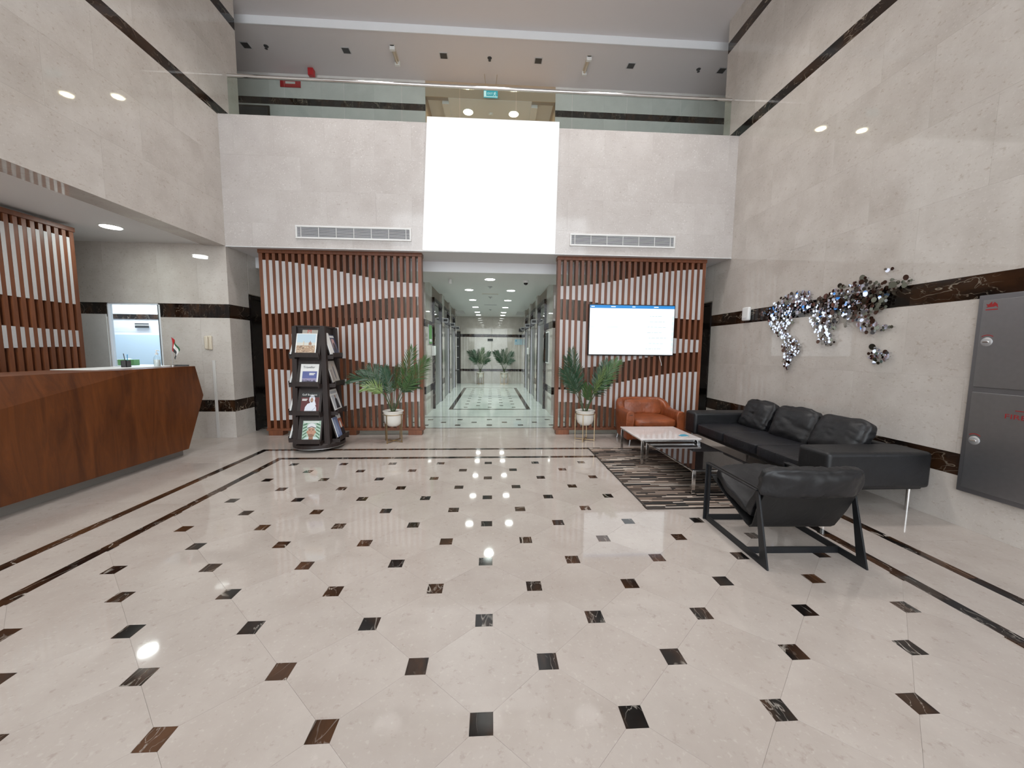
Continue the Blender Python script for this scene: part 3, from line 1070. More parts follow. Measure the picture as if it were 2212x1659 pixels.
# ------------------------------------------------------------------ slatted screens
def slat_screen(t_, n, pitch_, wide_left, w_slat=.046, depth=.12, h=2.90, feet=True, narrow_all=None):
    """built along local +x, front at local y=0 facing -y"""
    Wd = n * pitch_ + w_slat
    for i in range(n + 1):
        x = i * pitch_
        nm = 'slat'
        if i in (0, n):
            nm = 'side_post'
        dd = .004 if nm == 'side_post' else 0
        o = boxpiece(nm, M['slat'], t_, x - dd, x + w_slat + dd, -dd, depth, .112, h - .055)
        if i == 0 and nm == 'side_post':
            pass
    for i in range(n):
        s = (i + .5) / n
        if not wide_left:
            s = 1 - s
        tt = (1 - math.cos(PI * s)) / 2
        if narrow_all is not None:
            tt = narrow_all(s)
        x = i * pitch_ + w_slat
        g0 = pitch_ - w_slat
        for (a0, a1), (b0, b1) in (((2.743, 1.926), (2.434, 2.227)), ((1.595, 1.391), (1.90, 1.094)), ((1.061, .241), (.754, .55))):
            zt = a0 + (b0 - a0) * tt
            zb = a1 + (b1 - a1) * tt
            hh = round(zt - zb, 3)
            wv = g0 - .001
            o = MB().box(0, wv, -.003, .014, 0, hh).build('white_slat', M['whiteslat'], t_, (x + .0005, 0, zb))
    MB().box(-.012, Wd + .012, -.018, depth + .01, h - .055, h).build('top_rail', M['slat'], t_, bevel=.003)
    MB().box(-.012, Wd + .012, -.016, depth + .01, .075, .112).build('bottom_rail', M['slat'], t_, bevel=.003)
    if feet:
        for x in (0.02, Wd * .52, Wd - .24):
            MB().box(x, x + .22 if x != Wd * .52 else x + .11, -.02, depth + .02, 0, .075).build('foot', M['slat'], t_, bevel=.003)


ts1 = empty('slatted_screen', (-3.565, 6.06, 0), 'brown wooden slat screen with white wave inlays behind the magazine tower', 'screen', 'wooden slat screens')
slat_screen(ts1, 25, .0966, True)
ts2 = empty('slatted_screen', (1.065, 6.06, 0), 'brown wooden slat screen with white wave inlays behind the television', 'screen', 'wooden slat screens')
slat_screen(ts2, 25, .0960, False)
ts3 = empty('slatted_screen', (-5.25, 5.12 - 30 * .0787 - .05, 0), 'brown wooden slat screen with white inlays behind the reception desk', 'screen', 'wooden slat screens', rz=PI / 2)
slat_screen(ts3, 30, .0787, False, w_slat=.042, h=2.875, narrow_all=lambda s: .5 * (1 - math.cos(PI * min(1, s * .75))) * .5 if s > 0 else 0)

# ------------------------------------------------------------------ television
tv = empty('television', (1.575, 6.0, 1.325), 'wide flat television showing a white timetable, mounted on the right slat screen', 'television')
TW, TH = 1.43, .825
MB().box(0, TW, 0, .035, 0, TH).build('housing', M['blackmetal'], tv, bevel=.004)
MB().box(.016, TW - .014, -.003, .0, .018, TH - .014).build('display', M['tv_white'], tv)
MB().box(.016, TW - .014, -.004, -.003, TH - .062, TH - .014).build('header_bar', M['tv_blue'], tv)
for x, w in ((.035, .055), (.36, .075), (.71, .05), (1.07, .075)):
    MB().box(x, x + w, -.005, -.004, TH - .043, TH - .030).build('header_word', M['tv_lime'], tv)
rows_ = MB()
for i in range(7):
    z = .10 + i * .085
    rows_.box(1.385, TW - .02, -.004, -.003, z - .03, z + .035)
rows_.build('side_column', M['tv_pale'], tv)
tx = MB()
random.seed(3)
for i in range(7):
    z = .11 + i * .088
    x = random.uniform(.93, 1.02)
    while x < random.uniform(1.16, 1.28):
        w = random.uniform(.02, .07)
        tx.box(x, x + w, -.0050, -.0045, z, z + .009)
        x += w + .012
for x, z, w in ((.03, .46, .05), (.04, .56, .03), (.28, .46, .2), (.25, .035, .3), (.7, .03, .06), (.93, .03, .25), (1.2, .03, .1)):
    tx.box(x, x + w, -.0045, -.0035, z, z + .006)
tag(tx.build('text_rows', M['tv_text'], tv), kind='stuff')
MB().box(.5, .9, .035, .056, .25, .6).build('wall_bracket', M['blackmetal'], tv)
MB().tube([(1.2, .03, .02), (1.22, .0, -.08), (1.235, .0, -.12), (1.24, .0, -.16)], .004, 6).build('cable', M['white'], tv)

# ------------------------------------------------------------------ reception desk
dk = empty('reception_desk', (-4.2, 3.5, 0), 'long faceted brown wood reception desk on a recessed grey plinth', 'desk')
q = lambda x, y, z: (x + 4.2, y - 3.5, z)
V = [q(-3.90, 5.12, 1.15), q(-3.90, 4.42, 1.15), q(-4.06, 1.2, 1.15), q(-3.90, 1.2, .50), q(-3.90, 5.23, .75), q(-3.90, 4.93, .09), q(-3.90, 1.2, .14),
     q(-4.55, 5.12, 1.15), q(-4.55, 1.2, 1.15), q(-4.55, 5.23, .75), q(-4.55, 4.93, .09), q(-4.55, 1.2, .14)]
F = [(2, 1, 3), (1, 0, 4, 5, 6, 3), (0, 7, 9, 4), (4, 9, 10, 5), (2, 8, 7, 0, 1), (6, 5, 10, 11), (8, 11, 10, 9, 7), (2, 3, 6, 11, 8)]
MB().add(V, F).build('front_panel', M['desk'], dk)
MB().box(-.36, .10, .6, 1.60, 1.151, 1.156).build('counter_top', M['white'], dk)
MB().box(-.35, .185, -2.3, 1.48, 0, .10).build('plinth', M['toe'], dk)

# things on the desk
fl = empty('table_flag', (-4.02, 4.93, 1.156), 'small red, white, green and black flag on a stand at the desk end', 'flag')
MB().lathe([(.028, 0), (.028, .008), (.004, .012)], 16).build('base', M['chrome'], fl, smooth=True)
MB().tube([(0, 0, .008), (0, 0, .372)], .0028, 8).build('pole', M['steel'], fl)


def flagstrip(cols, name, mat, u0, u1, v0, v1):
    g_ = MB()
    n = 10
    vs, fs = [], []
    for i in range(n + 1):
        for j in range(5):
            u = u0 + (u1 - u0) * i / n
            v = v0 + (v1 - v0) * j / 4
            # limp flag: hangs down from its upper hoist corner
            x = .003 + u * .10 * (1 - .25 * v) + .008 * math.sin(u * 5) - .03 * v * u
            z = .365 - v * .15 - u * .14 * (1 - .2 * v) - .02 * u * u
            y = .014 * math.sin(u * 9 + v * 3)
            vs.append((x, y, z))
    for i in range(n):
        for j in range(4):
            a = i * 5 + j
            fs.append((a, a + 1, a + 6, a + 5))
    g_.add(vs, fs)
    g_.build(name, mat, fl, smooth=True)


flagstrip(0, 'red_stripe', M['red'], 0, .3, 0, 1)
flagstrip(0, 'green_stripe', plain('flag_green', (.02, .10, .04), .7), .3, 1, 0, .22)
flagstrip(0, 'white_stripe', M['white'], .3, 1, .22, .62)
flagstrip(0, 'black_stripe', M['darkgrey'], .3, 1, .62, 1)

sb = empty('sanitiser_bottle', (-4.13, 4.84, 1.156), 'clear pump bottle of hand sanitiser standing beside the small flag', 'bottle')
MB().lathe([(.030, 0), (.033, .01), (.033, .10), (.024, .125), (.013, .135), (.013, .145)], 20).build('body', M['bottle'], sb, smooth=True)
MB().lathe([(.028, .004), (.030, .01), (.030, .08), (.028, .085)], 20).build('gel', plain('gel', (.6, .66, .66), .2), sb, smooth=True)
MB().lathe([(.015, .145), (.015, .165), (.006, .168), (.005, .195), (.010, .197), (.010, .205)], 14).tube([(0, 0, .2), (.035, -.01, .2), (.04, -.012, .19)], .005, 8).build('pump', M['white'], sb, smooth=True)
pn = empty('pen_holder', (-4.33, 4.66, 1.156), 'small black wire pen holder behind the sanitiser bottle', 'holder')
MB().box(-.03, .03, -.03, .03, 0, .005).box(-.03, -.026, -.03, .03, 0, .08).box(.026, .03, -.03, .03, 0, .08).box(-.03, .03, -.03, -.026, 0, .08).build('cup', M['darkgrey'], pn)
MB().tube([(.0, 0, .01), (-.02, 0, .16)], .004, 6).build('pen', M['darkgrey'], pn)
MB().tube([(.01, .01, .01), (.012, .01, .15)], .004, 6).build('pen', M['blue'], pn)
tr = empty('document_tray', (-3.98, 4.99, 1.156), 'flat dark document tray at the very end of the reception desk', 'tray')
MB().box(-.06, .085, -.03, .03, 0, .006).box(-.06, .085, .026, .03, 0, .016).box(-.06, -.055, -.03, .03, 0, .016).build('tray', M['darkgrey'], tr)
for k_, (bx_, lab, mm_) in enumerate(((-5.78, 'green tissue box on the office sill, nearer the window frame', 'poster_green'), (-6.05, 'pale tissue box on the office sill, beside the green one', 'white'))):
    tb = empty('tissue_box', (bx_, FY + .36, 1.10), lab, 'box', 'tissue boxes behind the window')
    MB().box(-.12, .12, -.05, .05, 0, .09).build('carton', M[mm_], tb, bevel=.003)
    MB().lathe([(.05, 0), (.045, .006), (.02, .02)], 12).build('opening', M['frosted'], tb, loc=(0, 0, .088))
MB_ = MB().box(-6.6, -4.7, FY + .21, FY + .62, 1.06, 1.10)
ctr = MB_.build('office_counter', M['officewhite'])
tag(ctr, 'white office worktop just inside the reception window', 'worktop')

# wall intercom on the pier, with its cable trunking
ph = empty('intercom_handset', (-4.265, FY, 1.36), 'cream intercom handset on the marble pier right of the window', 'intercom')
MB().box(-.045, .045, -.03, 0, 0, .21).build('base_unit', M['cream'], ph, bevel=.008)
MB().box(-.04, .01, -.062, -.03, .01, .20).build('handset', M['cream'], ph, bevel=.012)
tk = MB().box(-4.235, -4.195, FY - .016, FY - .0005, 0, 1.2).build('cable_trunking', M['trunk'], None, bevel=.003)
tag(tk, 'white cable trunking running down the marble pier to the floor', 'trunking')

# ------------------------------------------------------------------ downlights
def downlight(name, loc, r, mat, label, group, cat='ceiling light'):
    t_ = empty(name, loc, label, cat, group)
    MB().lathe([(r + .012, 0), (r + .012, -.006), (r, -.007), (r, 0)], 24).build('rim', M['white'], t_, smooth=True)
    MB().lathe([(r, -.004), (r * .98, -.0095)], 24).build('lens', mat, t_)
    return t_


downlight('ceiling_light', (-.03, 7.2, 2.73), .095, M['lamp'], 'single round downlight nearest the lobby entrance', 'lift lobby downlights')
for i, y in enumerate((8.5, 10.2, 11.9, 13.5, 14.6)):
    for x, sd in ((-.50, 'left'), (.44, 'right')):
        downlight('ceiling_light', (x, y, 2.73), .09, M['lamp'], 'round downlight in the %s row of the lobby ceiling, %s pair counted from the entrance' % (sd, ['first', 'second', 'third', 'fourth', 'fifth'][i]), 'lift lobby downlights')
for i, (x, y) in enumerate(RECEP):
    downlight('ceiling_light', (x, y, 2.92), .105, M['lamp'], ['round downlight in the reception ceiling near the slat screen end', 'round downlight over the middle of the reception desk', 'round downlight over the near end of the reception desk', 'round downlight in the reception ceiling beside the viewpoint'][i], 'reception downlights')
for x, sd in ((-.50, 'left'), (.45, 'right')):
    downlight('ceiling_light', (x, 8.27, 6.33), .10, M['lampwarm'], 'warm round downlight in the upper corridor ceiling, %s one' % sd, 'upper corridor downlights')
sm = empty('smoke_detector', (-.03, 8.3, 6.33), 'white round smoke detector between the two warm upper downlights', 'detector')
MB().lathe([(.05, 0), (.05, -.015), (.03, -.035)], 18).build('body', M['white'], sm, smooth=True)

# lobby ceiling fittings
cc = empty('dome_camera', (.66, 7.28, 2.73), 'white dome camera with a black lens on the lobby ceiling', 'camera')
MB().lathe([(.055, 0), (.055, -.03), (.045, -.045)], 20).build('housing', M['white'], cc, smooth=True)
MB().lathe([(.042, -.045), (.036, -.065), (.02, -.08), (.004, -.085)], 20).build('dome', M['blackglass'], cc, smooth=True)
ws = empty('motion_sensor', (-.79, 7.3, 2.73), 'small white bullet sensor on the lobby ceiling opposite the dome camera', 'sensor')
MB().lathe([(.03, 0), (.034, -.02), (.034, -.07), (.02, -.085)], 16).build('body', M['white'], ws, smooth=True)
for i, (y, lab) in enumerate(((8.05, 'first round ceiling sprinkler in the middle of the lobby ceiling'), (9.6, 'middle round ceiling sprinkler in the lobby ceiling'), (12.6, 'round ceiling sprinkler nearest the lobby end wall'))):
    spk = empty('ceiling_sprinkler', (-.03, y, 2.73), lab, 'sprinkler', 'lobby ceiling sprinklers')
    MB().lathe([(.05, 0), (.048, -.008), (.015, -.012), (.012, -.03), (.022, -.034)], 16).build('head', M['steel'], spk, smooth=True)
for i, (y, lab, mm_) in enumerate(((9.1, 'cream slot diffuser in the lobby ceiling, nearer one', 'cream'), (11.3, 'grey slot diffuser in the lobby ceiling, farther one', 'grey'))):
    sp_ = empty('slot_diffuser', (-.03, y, 2.73), lab, 'air diffuser', 'lobby slot diffusers')
    MB().box(-.19, .19, -.05, .05, -.008, 0).build('frame', M[mm_], sp_)
    MB().box(-.17, .17, -.025, .025, -.012, -.008).build('slot', M['grey'], sp_)

# soffit fittings above the balcony
for i, (x, lab) in enumerate(((-4.27, 'square recessed soffit light at the far left, half hidden by the wall'), (-2.57, 'square recessed soffit light above the left grille'), (-.87, 'square recessed soffit light just left of centre'),
                              (.83, 'square recessed soffit light just right of centre'), (2.54, 'square recessed soffit light above the right grille'), (4.26, 'square recessed soffit light at the far right by the wall'))):
    v_ = empty('recessed_light', (x, 7.2, SOFF), lab, 'ceiling light', 'square soffit lights')
    MB().box(-.075, .075, -.075, .075, -.006, 0).build('frame', M['grey'], v_)
    MB().box(-.06, .06, -.06, .06, -.009, -.006).build('diffuser', M['darkgrey'], v_)
for x, lab in ((-3.93, 'left of the six square lights'), (-.05, 'in the middle of the soffit'), (3.82, 'at the right end of the soffit')):
    v_ = empty('sprinkler', (x, 7.2, SOFF), 'small dark sprinkler head in the soffit, ' + lab, 'sprinkler', 'soffit sprinklers')
    MB().lathe([(.04, 0), (.036, -.008), (.012, -.012), (.012, -.04), (.026, -.044)], 12).build('head', M['darkgrey'], v_, smooth=True)
for x, lab in ((-1.73, 'left'), (1.72, 'right')):
    v_ = empty('tube_light', (x, 7.22, SOFF), 'short white tube lamp on the soffit, %s of the exit sign' % lab, 'lamp', 'soffit tube lamps')
    MB().box(-.035, .035, -.20, .20, -.02, 0).build('backplate', M['cream'], v_)
    MB().box(-.045, .045, -.20, -.15, -.075, -.0).box(-.045, .045, .15, .20, -.075, 0).build('end_cap', M['white'], v_, bevel=.004)
    MB().tube([(0, -.15, -.045), (0, .15, -.045)], .018, 10).build('tube', M['cream'], v_, smooth=True)
bell = empty('fire_bell', (-3.40, 7.70, SOFF), 'red fire sounder hanging from the soffit above the balcony', 'alarm')
MB().box(-.05, .05, -.05, .05, -.13, 0).build('body', M['red'], bell, bevel=.01)
rs = empty('fire_sign', (-3.86, 7.84, 6.37), 'red fire notice on the upper wall left of the sounder', 'sign')
MB().box(-.19, .19, -.01, .0, 0, .17).build('plate', M['red'], rs)
MB().box(-.09, .09, -.012, -.01, .06, .10).build('lettering', M['white'], rs)
ex = empty('exit_sign', (-.03, 7.6, 6.205), 'hanging blue-green exit sign with running figure above the white panel', 'exit sign')
MB().box(-.135, .135, -.012, .012, 0, .125).build('plate', M['exit'], ex, bevel=.002)
MB().box(-.135, .135, -.02, .02, .125, .15).build('lamp_housing', M['white'], ex)
MB().tube([(-.09, 0, .15), (-.12, 0, SOFF - 6.205)], .004, 6).build('hanger', M['brass'], ex)
MB().tube([(.09, 0, .15), (.12, 0, SOFF - 6.205)], .004, 6).build('hanger', M['brass'], ex)
MB().box(-.13, -.085, -.0135, -.012, .02, .11).build('arrow_panel', M['exitwhite'], ex)
text_mesh('EXIT', .05, M['exitwhite'], ex, (-.065, -.0125, .05), (PI / 2, 0, 0), align='LEFT')
rf = MB()
rf.box(.078, .09, -.0135, -.012, .088, .1).prism([(.062, .05), (.075, .088), (.09, .085), (.08, .055)], 'y', -.0135, -.012)
rf.prism([(.062, .05), (.045, .03), (.05, .026), (.072, .048)], 'y', -.0135, -.012).prism([(.08, .055), (.098, .045), (.095, .02), (.089, .022), (.09, .04), (.07, .05)], 'y', -.0135, -.012)
rf.prism([(.09, .083), (.108, .07), (.105, .065), (.088, .075)], 'y', -.0135, -.012).prism([(.075, .088), (.055, .08), (.052, .068), (.058, .066), (.062, .076), (.08, .08)], 'y', -.0135, -.012)
rf.build('running_figure', M['exitwhite'], ex)
MB().box(-.13, .13, -.0135, -.012, .004, .018).build('bottom_strip', M['exitwhite'], ex)

# ------------------------------------------------------------------ items on the right wall
wbx = empty('wall_device', (RX, 5.43, 1.87), 'white plastic siren box on the dark band of the right wall', 'wall device')
MB().box(-.05, 0, -.075, .075, 0, .20).build('housing', M['white'], wbx, bevel=.02, seg=3)
MB().box(-.052, -.05, -.04, .04, .03, .045).build('slot', M['grey'], wbx)

fc = empty('fire_cabinet', (RX, 2.745, .30), 'tall brushed steel fire hose cabinet with two doors at the right edge', 'cabinet')
D = 1.05
MB().box(-.03, -.0005, -D, 0, 0, 1.56).build('body', M['cabinet_frame'], fc, bevel=.004)
for z0, z1, zt, zc, nm_ in ((.85, 1.52, 0, 1.20, 'upper'), (.04, .81, 0, .43, 'lower')):
    dr = MB().box(-.042, -.031, -D + .04, -.035, z0, z1).build('door', M['cabinet_steel'], fc, bevel=.003)
    MB().lathe([(.034, 0), (.034, .003), (.030, .006), (.012, .008)], 22).build('lock_ring', M['lock'], dr, loc=(-.042, -.085, zc), rot=(0, -PI / 2, 0), smooth=True)
    MB().box(-.056, -.046, -.103, -.067, zc - .006, zc + .006).build('handle', M['chrome'], dr, bevel=.002)
    arc = MB()
    for j in range(8):
        a0, a1 = math.radians(50 + j * 10), math.radians(60 + j * 10)
        arc.add([(-.0428, -.085 + .055 * math.cos(a0), zc + .055 * math.sin(a0)), (-.0428, -.085 + .055 * math.cos(a1), zc + .055 * math.sin(a1)),
                 (-.0428, -.085 + .049 * math.cos(a1), zc + .049 * math.sin(a1)), (-.0428, -.085 + .049 * math.cos(a0), zc + .049 * math.sin(a0))], [(0, 1, 2, 3)])
    arc.build('arc_lettering', M['redtext'], dr)
    if nm_ == 'upper':
        flm = MB()
        z = 1.455
        flm.prism([(-.125, z), (-.12, z + .028), (-.103, z + .045), (-.09, z + .028), (-.088, z + .05), (-.07, z + .03), (-.055, z + .034), (-.066, z + .015), (-.055, z + .008), (-.10, z + .01), (-.112, z + .016)], 'x', -.0432, -.042)
        flm.box(-.0432, -.042, -.125, -.055, z - .014, z - .006)
        flm.build('flame_emblem', M['redtext'], dr)
        text_mesh('FIRE', .05, M['redtext'], dr, (-.0425, -.31, 1.40), (PI / 2, 0, -PI / 2), sx=1.3)
        MB().box(-.0432, -.042, -.5, -.31, 1.452, 1.458).build('red_rule', M['redtext'], dr)
    else:
        text_mesh('FIRE', .05, M['redtext'], dr, (-.0425, -.235, .635), (PI / 2, 0, -PI / 2), sx=1.3)
        MB().box(-.0432, -.042, -.45, -.29, .695, .701).build('red_rule', M['redtext'], dr)

# world map of discs
wm = empty('disc_wall_sculpture', (RX, 4.2, 1.8), 'world map wall sculpture of round mirror and bronze discs above the black sofa', 'wall art')
POLY = [[(5.15, 1.94), (5.05, 1.99), (4.93, 2.0), (4.87, 2.06), (4.73, 2.1), (4.59, 2.03), (4.54, 1.96), (4.58, 1.9), (4.54, 1.78), (4.62, 1.76), (4.64, 1.67), (4.74, 1.67), (4.84, 1.65), (4.91, 1.74), (4.95, 1.86), (5.06, 1.91)],
        [(4.77, 2.11), (4.63, 2.15), (4.46, 2.16), (4.3, 2.12), (4.3, 2.05), (4.27, 1.93), (4.34, 1.9), (4.5, 1.89), (4.53, 1.99), (4.57, 2.05), (4.65, 2.09)],
        [(4.84, 1.69), (4.74, 1.68), (4.61, 1.64), (4.51, 1.59), (4.4, 1.49), (4.43, 1.39), (4.5, 1.33), (4.54, 1.28), (4.56, 1.2), (4.6, 1.17), (4.66, 1.24), (4.63, 1.37), (4.67, 1.47), (4.69, 1.59), (4.81, 1.64)],
        [(4.25, 1.97), (4.18, 2.05), (4.08, 2.07), (3.99, 2.12), (3.95, 2.14), (3.86, 2.13), (3.73, 2.16), (3.72, 2.2), (3.64, 2.18), (3.58, 2.11), (3.47, 2.09), (3.4, 2.12), (3.36, 2.08), (3.27, 2.11), (3.22, 2.08), (3.24, 2.04), (3.33, 2.02), (3.37, 1.99), (3.42, 1.98), (3.43, 1.9), (3.45, 1.84), (3.49, 1.81), (3.57, 1.79), (3.55, 1.76), (3.51, 1.69), (3.52, 1.66), (3.67, 1.63), (3.69, 1.73), (3.8, 1.75), (3.83, 1.68), (3.85, 1.76), (3.92, 1.82), (4.06, 1.87), (4.24, 1.85), (4.27, 1.93)],
        [(4.29, 1.85), (4.16, 1.86), (3.95, 1.81), (3.92, 1.75), (3.96, 1.68), (4.0, 1.64), (3.95, 1.53), (3.97, 1.5), (4.1, 1.49), (4.16, 1.53), (4.15, 1.62), (4.25, 1.68), (4.29, 1.78)],
        [(3.63, 1.64), (3.54, 1.66), (3.46, 1.66), (3.34, 1.66), (3.43, 1.63), (3.52, 1.61), (3.61, 1.61)],
        [(3.58, 1.39), (3.54, 1.43), (3.54, 1.49), (3.5, 1.46), (3.45, 1.42), (3.37, 1.43), (3.34, 1.39), (3.36, 1.35), (3.43, 1.31), (3.5, 1.3)]]


def inside(y, z, P_):
    c_ = False
    j = len(P_) - 1
    for i in range(len(P_)):
        if (P_[i][1] > z) != (P_[j][1] > z) and y < (P_[j][0] - P_[i][0]) * (z - P_[i][1]) / (P_[j][1] - P_[i][1]) + P_[i][0]:
            c_ = not c_
        j = i
    return c_


random.seed(21)
cands = []
tries = 0
while tries < 30000:
    tries += 1
    y, z = random.uniform(3.2, 5.17), random.uniform(1.15, 2.22)
    if not any(inside(y, z, P_) for P_ in POLY):
        continue
    r = random.choice((.010, .013, .013, .016, .016, .019, .022, .026)) * (1.15 if y > 4.2 else 1.2)
    if z < 1.55 and y > 4.3:
        r *= .8
    if all((y - a) ** 2 + (z - b_) ** 2 > (.74 * (r + c_)) ** 2 for a, b_, c_ in cands):
        cands.append((y, z, r))
for y, z, r in ((3.45, 2.2, .02), (3.42, 2.21, .016), (3.47, 2.215, .012)):
    cands.append((y, z, r))
cands.sort(key=lambda c_: -c_[2])
stems = MB()
rest = MB()
for i, (y, z, r) in enumerate(cands):
    d = random.uniform(.012, .05)
    # glossier mirrors towards the Americas and Africa, bronze and grey-green ones towards Asia
    w_ = random.random()
    east = y < 4.0 and z > 1.62
    mk = 'mirror' if w_ < (.48 if east else .66) else ('mirror_d' if w_ < (.80 if east else .88) else ('mirror_g' if w_ < .93 else 'mirror_b'))
    if y < 3.62 and z > 1.7 and w_ > .12:
        mk = random.choice(('mirror_g', 'mirror_g', 'mirror_d', 'mirror_d', 'mirror_d', 'mirror_b'))
    rq = round(r, 3)
    ty, tz = random.gauss(0, .07), random.gauss(0, .07)
    stems.tube([(0, y - 4.2, z - 1.8), (-d, y - 4.2, z - 1.8)], .0012, 4)
    if i < 296:
        inst(('disc', rq, mk), lambda: MB().lathe([(rq, 0), (rq, .0025)], 13), 'disc', M[mk], wm, (-d, y - 4.2, z - 1.8), (ty, -PI / 2 + tz, 0))
    else:
        mm4 = Matrix.Translation((-d, y - 4.2, z - 1.8)) @ Matrix.Rotation(-PI / 2 + tz, 4, 'Y')
        k_ = {'mirror': 0, 'mirror_d': 1, 'mirror_g': 2, 'mirror_b': 3}[mk]
        vs_ = [mm4 @ Vector((r * math.cos(2 * PI * j / 10), r * math.sin(2 * PI * j / 10), h_)) for h_ in (0, .0025) for j in range(10)]
        rest.add(vs_, [tuple(range(10))[::-1], tuple(range(10, 20))] + [(j, (j + 1) % 10, 10 + (j + 1) % 10, 10 + j) for j in range(10)], k_)
if rest.v:
    tag(rest.build('small_discs', [M['mirror'], M['mirror_d'], M['mirror_g'], M['mirror_b']], wm), kind='stuff')
tag(stems.build('stems', M['darkbrown'], wm), kind='stuff')


# ------------------------------------------------------------------ palms in footed pots
def frond(parent, base, tip, mid_lift, leaf_len, mat, seed, n=32, wid=.017, droop=.35):
    rnd_ = random.Random(seed)
    base, tip = Vector(base), Vector(tip)
    g_ = MB()
    L = (tip - base).length
    dirv = (tip - base).normalized()
    side0 = dirv.cross(Vector((0, 0, 1)))
    if side0.length < .1:
        side0 = Vector((1, 0, 0))
    side0.normalize()
    # the blade of a frond is twisted about its rib
    tw = rnd_.uniform(.75, 1.15) * rnd_.choice((-1, 1))
    side0 = (Matrix.Rotation(tw, 3, dirv) @ side0).normalized()
    K = 12
    pts = []
    for i in range(K + 1):
        t = i / K
        pts.append(base.lerp(tip, t) + Vector((0, 0, 1)) * mid_lift * math.sin(PI * t ** .8) * L)
    g_.tube(pts, [.0060 * (1 - .8 * i / K) + .001 for i in range(K + 1)], 5, mi=1)

    def at_(t):
        f_ = t * K
        i = min(int(f_), K - 1)
        return pts[i].lerp(pts[i + 1], f_ - i), (pts[i + 1] - pts[i]).normalized()
    for k in range(n):
        u = k / (n - 1)
        p, d = at_(min(.36 + .64 * u, .999))
        for sg_ in (-1, 1):
            ll = leaf_len * (.62 + .55 * math.sin(PI * (.12 + .66 * u))) * (1 - .45 * u ** 3) * rnd_.uniform(.88, 1.1) * .86
            sd = (side0 * sg_ + d * (.70 + 1.2 * u + rnd_.uniform(-.22, .22)) + dirv.cross(side0) * rnd_.uniform(-.18, .30)).normalized()
            nrm = d.cross(sd).normalized()
            w = wid * rnd_.uniform(.8, 1.15) * (1 - .35 * u)
            wv = sd.cross(nrm).normalized()
            m1 = p + sd * ll * .45 + nrm * sg_ * .06 * ll
            m2 = p + sd * ll * .78 + Vector((0, 0, -droop * ll * .15))
            e_ = p + sd * ll + Vector((0, 0, -droop * ll * .4))
            g_.add([p - wv * w * .2, p + wv * w * .2, m1 + wv * w * .5, m1 - wv * w * .5, m2 + wv * w * .3, m2 - wv * w * .3, e_], [(0, 1, 2, 3), (3, 2, 4, 5), (5, 4, 6)], 0)
    return g_.build('frond', [mat, M['stem']], parent)


def pot_stand(t_, seed):
    MB().lathe([(.03, .235), (.075, .245), (.115, .28), (.132, .33), (.138, .40), (.140, .455), (.150, .462), (.152, .475), (.140, .478), (.128, .470), (.122, .44)], 32).build('pot', M['pot'], t_, smooth=True)
    MB().lathe([(.126, .445), (.10, .452), (.03, .462)], 20).build('soil', M['soil'], t_, smooth=True)
    MB().tube([(.150 * math.cos(a * PI / 12), .150 * math.sin(a * PI / 12), .425) for a in range(24)], .006, 6, closed=True).build('ring', M['brass'], t_, smooth=True)
    for j in range(4):
        a = PI / 4 + j * PI / 2 + .35
        MB().box(-.0055, .0055, -.0055, .0055, 0, .43).build('leg', M['brass'], t_, (.150 * math.cos(a), .150 * math.sin(a), 0), rot=(0, 0, a))
    for j in range(2):
        a = PI / 4 + j * PI / 2 + .35
        MB().box(-.15, .15, -.008, .008, .012 + .0 * j, .022 + .002 * j).build('cross_bar', M['brass'], t_, rot=(0, 0, a))


def palm(name, loc, label, spec, seed, group='potted palms'):
    t_ = empty(name, loc, label, 'potted plant', group)
    pot_stand(t_, seed)
    for i, (bx_, by_, tx_, ty_, tz_, lift, ll, mk) in enumerate(spec):
        frond(t_, (bx_, by_, .46), (tx_, ty_, tz_), lift, ll, M[mk], seed * 31 + i)
    return t_


specL = [(-.02, 0, -.56, -.05, .86, .30, .30, 'leaf_d'), (-.02, .02, -.40, .10, .98, .25, .28, 'leaf_d'), (0, 0, -.16, .12, 1.00, .06, .22, 'leaf_d'),
         (.01, 0, .30, .0, 1.40, -.02, .24, 'leaf_m'), (.02, 0, .50, -.05, 1.24, .04, .24, 'leaf_m'), (-.02, -.02, -.34, -.16, .74, .30, .22, 'leaf_l'),
         (.02, .02, .30, .10, .74, .32, .24, 'leaf_d'), (.01, -.03, .10, -.18, 1.02, .10, .22, 'leaf_m')]
specL = [(a, b_, c_, d_, e_ if e_ > 1.1 else e_ + .10, l_, ll, k_) for a, b_, c_, d_, e_, l_, ll, k_ in specL]
palm('potted_palm', (-1.47, 5.62, 0), 'potted palm in a white pot on a brass stand, right of the magazine tower', specL, 1)
specR = [(-.02, 0, -.22, .05, 1.40, -.02, .24, 'leaf_d'), (-.03, .02, -.36, -.05, 1.10, .06, .22, 'leaf_d'), (-.02, -.02, -.30, .02, 1.28, .0, .24, 'leaf_d'),
         (.02, 0, .48, .0, 1.24, .06, .24, 'leaf_m'), (.01, 0, .36, .10, 1.22, .04, .24, 'leaf_d'), (.02, -.04, .20, -.22, 1.12, .06, .22, 'leaf_l'),
         (.02, .02, .36, .05, .95, .10, .24, 'leaf_d'), (-.01, -.04, -.02, -.20, .86, .12, .2, 'leaf_m')]
palm('potted_palm', (1.47, 5.66, 0), 'potted palm in a white pot on a brass stand, below the television', specR, 2)
